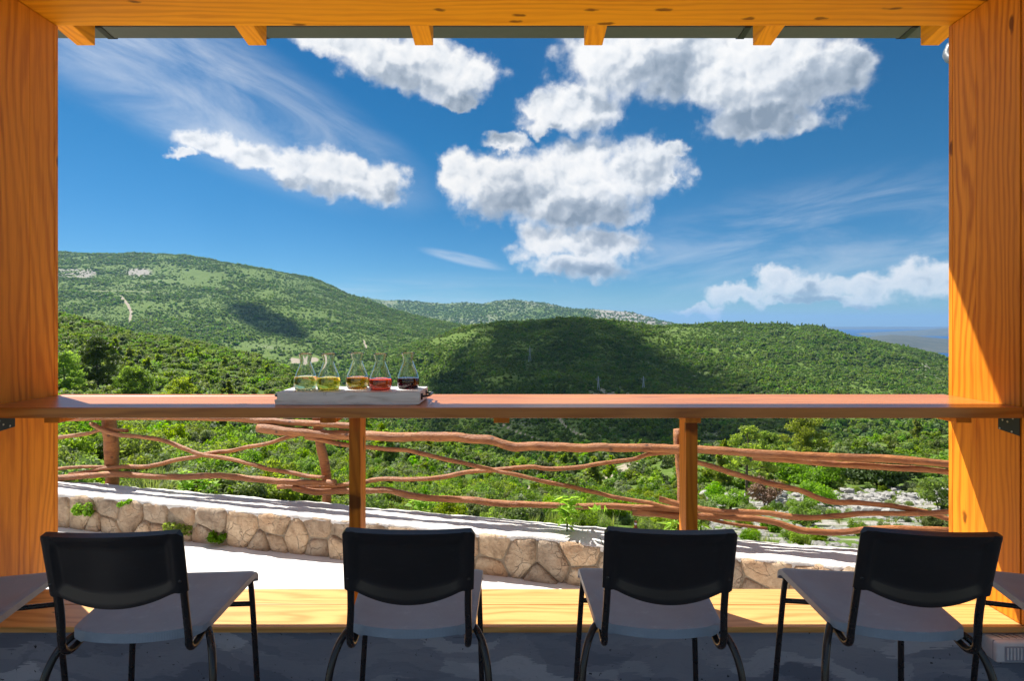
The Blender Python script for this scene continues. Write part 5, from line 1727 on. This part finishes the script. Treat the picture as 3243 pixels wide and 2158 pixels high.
def pine(u, d, height, width, seed, mat, label, n=4200, leaf=0.09, bare=0.3, name='pine_tree', sparse=1.0):
    root = empty(name, ground_at(u, d)); tag(root, label, 'tree')
    r = random.Random(seed)
    bm = bmesh.new()
    pth = catmull([(0, 0, -0.2), (0.03*height*r.uniform(-1, 1), 0, height*0.35), (0.04*height*r.uniform(-1, 1), 0, height*0.7), (0, 0, height*0.97)], 5)
    tube_bm(pth, [0.024*height*(1 - 0.9*i/len(pth)) for i in range(len(pth))], 8, bm, 0.15, seed)
    lob = []
    nl = 22
    for i in range(nl):
        t = (i + 0.3) / nl
        z = height * (bare + (1 - bare) * t)
        a = i * 2.4 + r.uniform(-0.4, 0.4)
        wd = width * 0.5 * (math.sin(math.pi * (0.18 + 0.80 * t)) ** 0.7) * (1.05 - 0.35*t)
        for q in (0.35, 0.75, 1.0):
            if q < 0.5 and sparse < 1: continue
            s = width * r.uniform(0.075, 0.13) * sparse
            lob.append((wd*q*math.cos(a) + r.uniform(-s, s), wd*q*math.sin(a) + r.uniform(-s, s), z + 0.10*wd*q + r.uniform(-s, s)*0.6, s*1.3, s*1.3, s*0.75))
        base = Vector((0, 0, z - 0.06*height))
        tube_bm([base, base + Vector((wd*0.5*math.cos(a), wd*0.5*math.sin(a), 0.05*height)), base + Vector((wd*0.95*math.cos(a), wd*0.95*math.sin(a), 0.075*height))], [0.008*height*(1-0.6*t), 0.005*height*(1-0.6*t), 0.002*height], 5, bm)
    from_bm('trunk', bm, M_BARK, root, True)
    link('crown', clump('crown', n, lob, leaf, seed, mat, 2.6, 0.3), None, root)
    return root

pine(2440, 52, 4.0, 2.9, 1, M_LEAF_PINE, 'yellow green pine with a rounded top above the fence on the right', 6500, 0.10, 0.15)
pine(2545, 55, 5.6, 4.2, 2, M_LEAF_PINE, 'broad yellow green pine, the tallest above the fence on the right', 8500, 0.10, 0.12)
pine(2368, 27, 3.7, 2.1, 3, M_LEAF_PINE, 'slim airy pine with a visible dark trunk behind the right fence rails', 2600, 0.07, 0.35, sparse=0.8)
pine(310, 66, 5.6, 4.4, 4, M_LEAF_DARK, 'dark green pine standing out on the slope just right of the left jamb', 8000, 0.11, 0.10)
pine(425, 58, 3.3, 3.4, 5, M_LEAF_MID, 'rounded green tree to the right of the dark pine above the counter', 6000, 0.10, 0.12)
pine(566, 60, 2.9, 2.7, 6, M_LEAF_PINE, 'small sparse tree with a thin trunk above the counter on the left', 3200, 0.09, 0.3, sparse=0.9)
pine(205, 50, 3.6, 3.0, 7, M_LEAF_PINE, 'light green tree half hidden by the left jamb above the counter', 5000, 0.09, 0.1)
bush(2550, 36, 4.6, 2.2, 11, M_LEAF_MID, 'broad mid green bush above the rubble behind the right fence rails', 5200, 0.12)
bush(2790, 36, 5.4, 2.4, 12, M_LEAF_DARK, 'large dark green bush above the dry stone rubble on the right', 6000, 0.13)
bush(2423, 24, 1.7, 1.3, 13, M_LEAF_BROWN, 'dry pinkish brown shrub beside the slim pine', 3000, 0.055)
bush(2546, 14.5, 1.05, 0.62, 14, M_LEAF_BRIGHT, 'round vivid green bush just above the wall near the rightmost stool', 3200, 0.045)
bush(2310, 25, 1.9, 0.9, 15, M_LEAF_BRIGHT, 'low bright green bush at the foot of the slim pine', 3000, 0.06)
bush(2594, 23.5, 2.0, 0.95, 16, M_LEAF_BRIGHT, 'bright green bush in front of the rubble below the diagonal rail', 3000, 0.06)
bush(2975, 21, 1.5, 1.15, 17, M_LEAF_MID, 'olive green bush against the right jamb behind the fence', 2800, 0.055)
bush(2270, 31, 1.5, 1.1, 18, M_LEAF_BRIGHT, 'small dark green bush just right of the right counter post', 2400, 0.06)
bush(2450, 12.5, 0.6, 0.3, 19, M_LEAF_BRIGHT, 'tiny bright green bush touching the wall top near the third stool', 1800, 0.035)
bush(2960, 12.5, 0.8, 0.5, 20, M_LEAF_GREY, 'small yellowish bush at the right end of the wall top', 1800, 0.04)
bush(545, 55, 1.9, 1.4, 21, M_LEAF_BRIGHT, 'vivid green bush just above the counter on the left', 3000, 0.09)
bush(274, 40, 2.1, 1.5, 22, M_LEAF_GREY, 'grey green bush below the dark pine just above the counter', 3600, 0.07)
bush(255, 8.6, 1.0, 0.42, 23, M_LEAF_BRIGHT, 'yellow green bush between the left jamb and the first fence post', 3600, 0.03)
bush(1960, 13.5, 0.75, 0.62, 24, M_LEAF_BRIGHT, 'rounded bright green bush behind the lowest rail near the third stool', 2800, 0.035)
bush(1725, 62, 3.2, 2.3, 25, M_LEAF_DARK, 'dark round bush in the clearing near the pale road', 3400, 0.12)
bush(1640, 70, 2.8, 1.6, 26, M_LEAF_BRIGHT, 'bright green bush in the clearing left of the pale road', 3000, 0.12)
# tall grass and lavender-like tuft
tuft = empty('lavender_tuft', ground_at(480, 7.4)); tag(tuft, 'silvery green lavender tuft with long stalks behind the left fence', 'plant')
link('stalks', blades('stalks', 260, 0.95, 0.22, 5, M_LEAF_GREY, 0.005), None, tuft)
link('foliage', clump('foliage', 1500, [(0, 0, 0.22, 0.42, 0.3, 0.22), (0.2, 0, 0.25, 0.25, 0.25, 0.2)], 0.05, 31, M_LEAF_GREY, 3.5, 0.3), None, tuft)

# boulders and a dry stone bank
def boulder(u, d, sz, seed, label):
    o = link('boulder', rock_mesh('boulder', seed, 3)); o.location = ground_at(u, d) + Vector((0, 0, sz*0.15))
    o.scale = (sz, sz*0.8, sz); tag(o, label, 'boulder')
boulder(2235, 33, 0.62, 11, 'tall grey boulder just right of the right counter post')
boulder(2268, 32, 0.34, 12, 'smaller grey boulder touching the tall one')
boulder(2760, 19, 0.55, 13, 'flat pale boulder on the slope between two low rails')
boulder(2850, 17, 0.42, 14, 'pale boulder behind the lowest rail on the right')
boulder(2985, 27, 0.6, 15, 'white boulder beside the right jamb above the low rails')
r_ = np.random.default_rng(33)
n_ = 620
uu = r_.uniform(2450, 3010, n_); dd = r_.normal(26.5, 1.1, n_) + (2700 - uu) * 0.002
zz = hillC.z(uu, dd) + np.abs(r_.normal(0, 0.22, n_)) * np.exp(-((dd - 26.5) / 1.2) ** 2)
gn_scatter('dry_stone_bank', np.stack([(uu-CU)/F*dd, dd, zz], 1), r_.uniform(0.10, 0.24, n_), PC_ROCK, 9, 'long heap of pale field stones across the slope on the right', 'stone heap')

# power pylons on the round hill
def pylon(u, v0, h_px, d, label):
    b0 = ground_at(u, d)
    h = h_px / F * d
    root = empty('power_pylon', b0); tag(root, label, 'pylon', 'pylons on the round hill')
    for sx in (-1, 1):
        for sy in (-1, 1):
            from_bm('leg', tube_bm([(sx*h*0.09, sy*h*0.09, -1), (sx*h*0.02, sy*h*0.02, h*0.75), (sx*h*0.012, sy*h*0.012, h)], 0.16, 5), M_PYLON, root)
    for zz_ in (0.72, 0.84):
        from_bm('cross_arm', tube_bm([(-h*0.17, 0, h*zz_), (h*0.17, 0, h*zz_)], 0.13, 5), M_PYLON, root)
    bm = bmesh.new()
    for k in range(6):
        z0_, z1_ = h*0.12*k, h*0.12*(k+1)
        w0, w1 = h*(0.09 - 0.0112*k), h*(0.09 - 0.0112*(k+1))
        tube_bm([(-w0, -w0, z0_), (w1, -w1, z1_)], 0.07, 4, bm); tube_bm([(w0, -w0, z0_), (-w1, -w1, z1_)], 0.07, 4, bm)
    from_bm('bracing', bm, M_PYLON, root)
M_PYLON = plain('pylon_steel', (0.42, 0.45, 0.47), 0.5)
def dist_for(u, v):
    dd_ = np.linspace(240, 790, 400); uu_ = np.full(400, u)
    z_ = hillC.z(uu_, dd_); vv_ = CV - (z_ - CAMZ)/dd_*F
    return float(dd_[np.argmin(np.abs(vv_ - v))])
for (u, v, hp, lab) in ((1678, 1145, 47, 'steel pylon standing in the cloud shadow, leftmost of three on the hill'),
                        (1895, 1238, 46, 'steel pylon low on the round hill, middle one of three'),
                        (2038, 1238, 46, 'steel pylon low on the round hill, rightmost of three')):
    pylon(u, v, hp, dist_for(u, v), lab)

# ------------------------------------------------------------------ cumulus clouds overhead that shade the hills
def mat_cloud():
    """thin cumulus: lets part of the light through, thinner towards its rim"""
    m, b, bs, out = new_mat('cloud_white')
    tc = b.new('ShaderNodeTexCoord')
    p = tc.outputs['Object']
    n = b.noise(p, 2.2, 5.0, 0.6)
    b.put(bs.inputs['Base Color'], b.mix(n, (0.78, 0.79, 0.8), (0.86, 0.86, 0.86)))
    bs.inputs['Roughness'].default_value = 1.0
    rad = b.vmath('LENGTH', b.vmath('MULTIPLY', p, (1, 1, 0)))
    core = b.math('SUBTRACT', 1.0, b.smooth(b.math('ADD', rad, b.math('MULTIPLY', b.math('SUBTRACT', n, 0.5), 1.0)), 0.55, 1.15))
    op = b.math('MULTIPLY', core, b.smooth(b.noise(p, 3.4, 4.0, 0.55), 0.28, 0.58, 0.42, 0.92), clamp=True)
    tr = b.new('ShaderNodeBsdfTransparent')
    ms = b.new('ShaderNodeMixShader')
    b.put(ms.inputs[0], op)
    b.t.links.new(tr.outputs[0], ms.inputs[1]); b.t.links.new(bs.outputs[0], ms.inputs[2])
    b.t.links.new(ms.outputs[0], out.inputs[0])
    return m
M_CLOUD = mat_cloud()
def cloud(target, zc, sx, sy, seed, rot=0.0):
    t = (zc - target.z) / SUN.z
    p = target + SUN * t
    bm = bmesh.new()
    bmesh.ops.create_icosphere(bm, subdivisions=5, radius=1.0)
    o_ = Vector((seed*7.3, seed*2.1, seed))
    for v in bm.verts:
        n1 = mnoise.noise(v.co*1.5 + o_)*0.45 + mnoise.noise(v.co*3.7 + o_)*0.22 + mnoise.noise(v.co*9 + o_)*0.10
        v.co *= 1 + n1
        if v.co.z < 0: v.co.z *= 0.35
    o = from_bm('cloud', bm, M_CLOUD, None, True)
    o.location = p; o.scale = (sx, sy, min(sx, sy)*0.45); o.rotation_euler = (0, 0, rot)
    tag(o, kind='structure')
cloud(Vector((45, 500, -45)), 820, 135, 350, 1, R(-6))
cloud(Vector((-440, 1000, 20)), 1100, 45, 140, 2, R(40))

# ------------------------------------------------------------------ air
hz = box('haze', -21500, 21500, -150, 21500, -200, 240, None, None, 0.0)
hm = bpy.data.materials.new('haze_air'); hm.use_nodes = True
ht = hm.node_tree
for n in list(ht.nodes): ht.nodes.remove(n)
ho = ht.nodes.new('ShaderNodeOutputMaterial')
hv = ht.nodes.new('ShaderNodeVolumePrincipled')
hv.inputs['Color'].default_value = (0.27, 0.52, 0.92, 1)
hv.inputs['Density'].default_value = 0.000065
hv.inputs['Anisotropy'].default_value = 0.2
ht.links.new(hv.outputs[0], ho.inputs['Volume'])
hz.data.materials.clear(); hz.data.materials.append(hm)
tag(hz, 'thin blue haze filling the air over the valley', 'haze', kind='stuff')
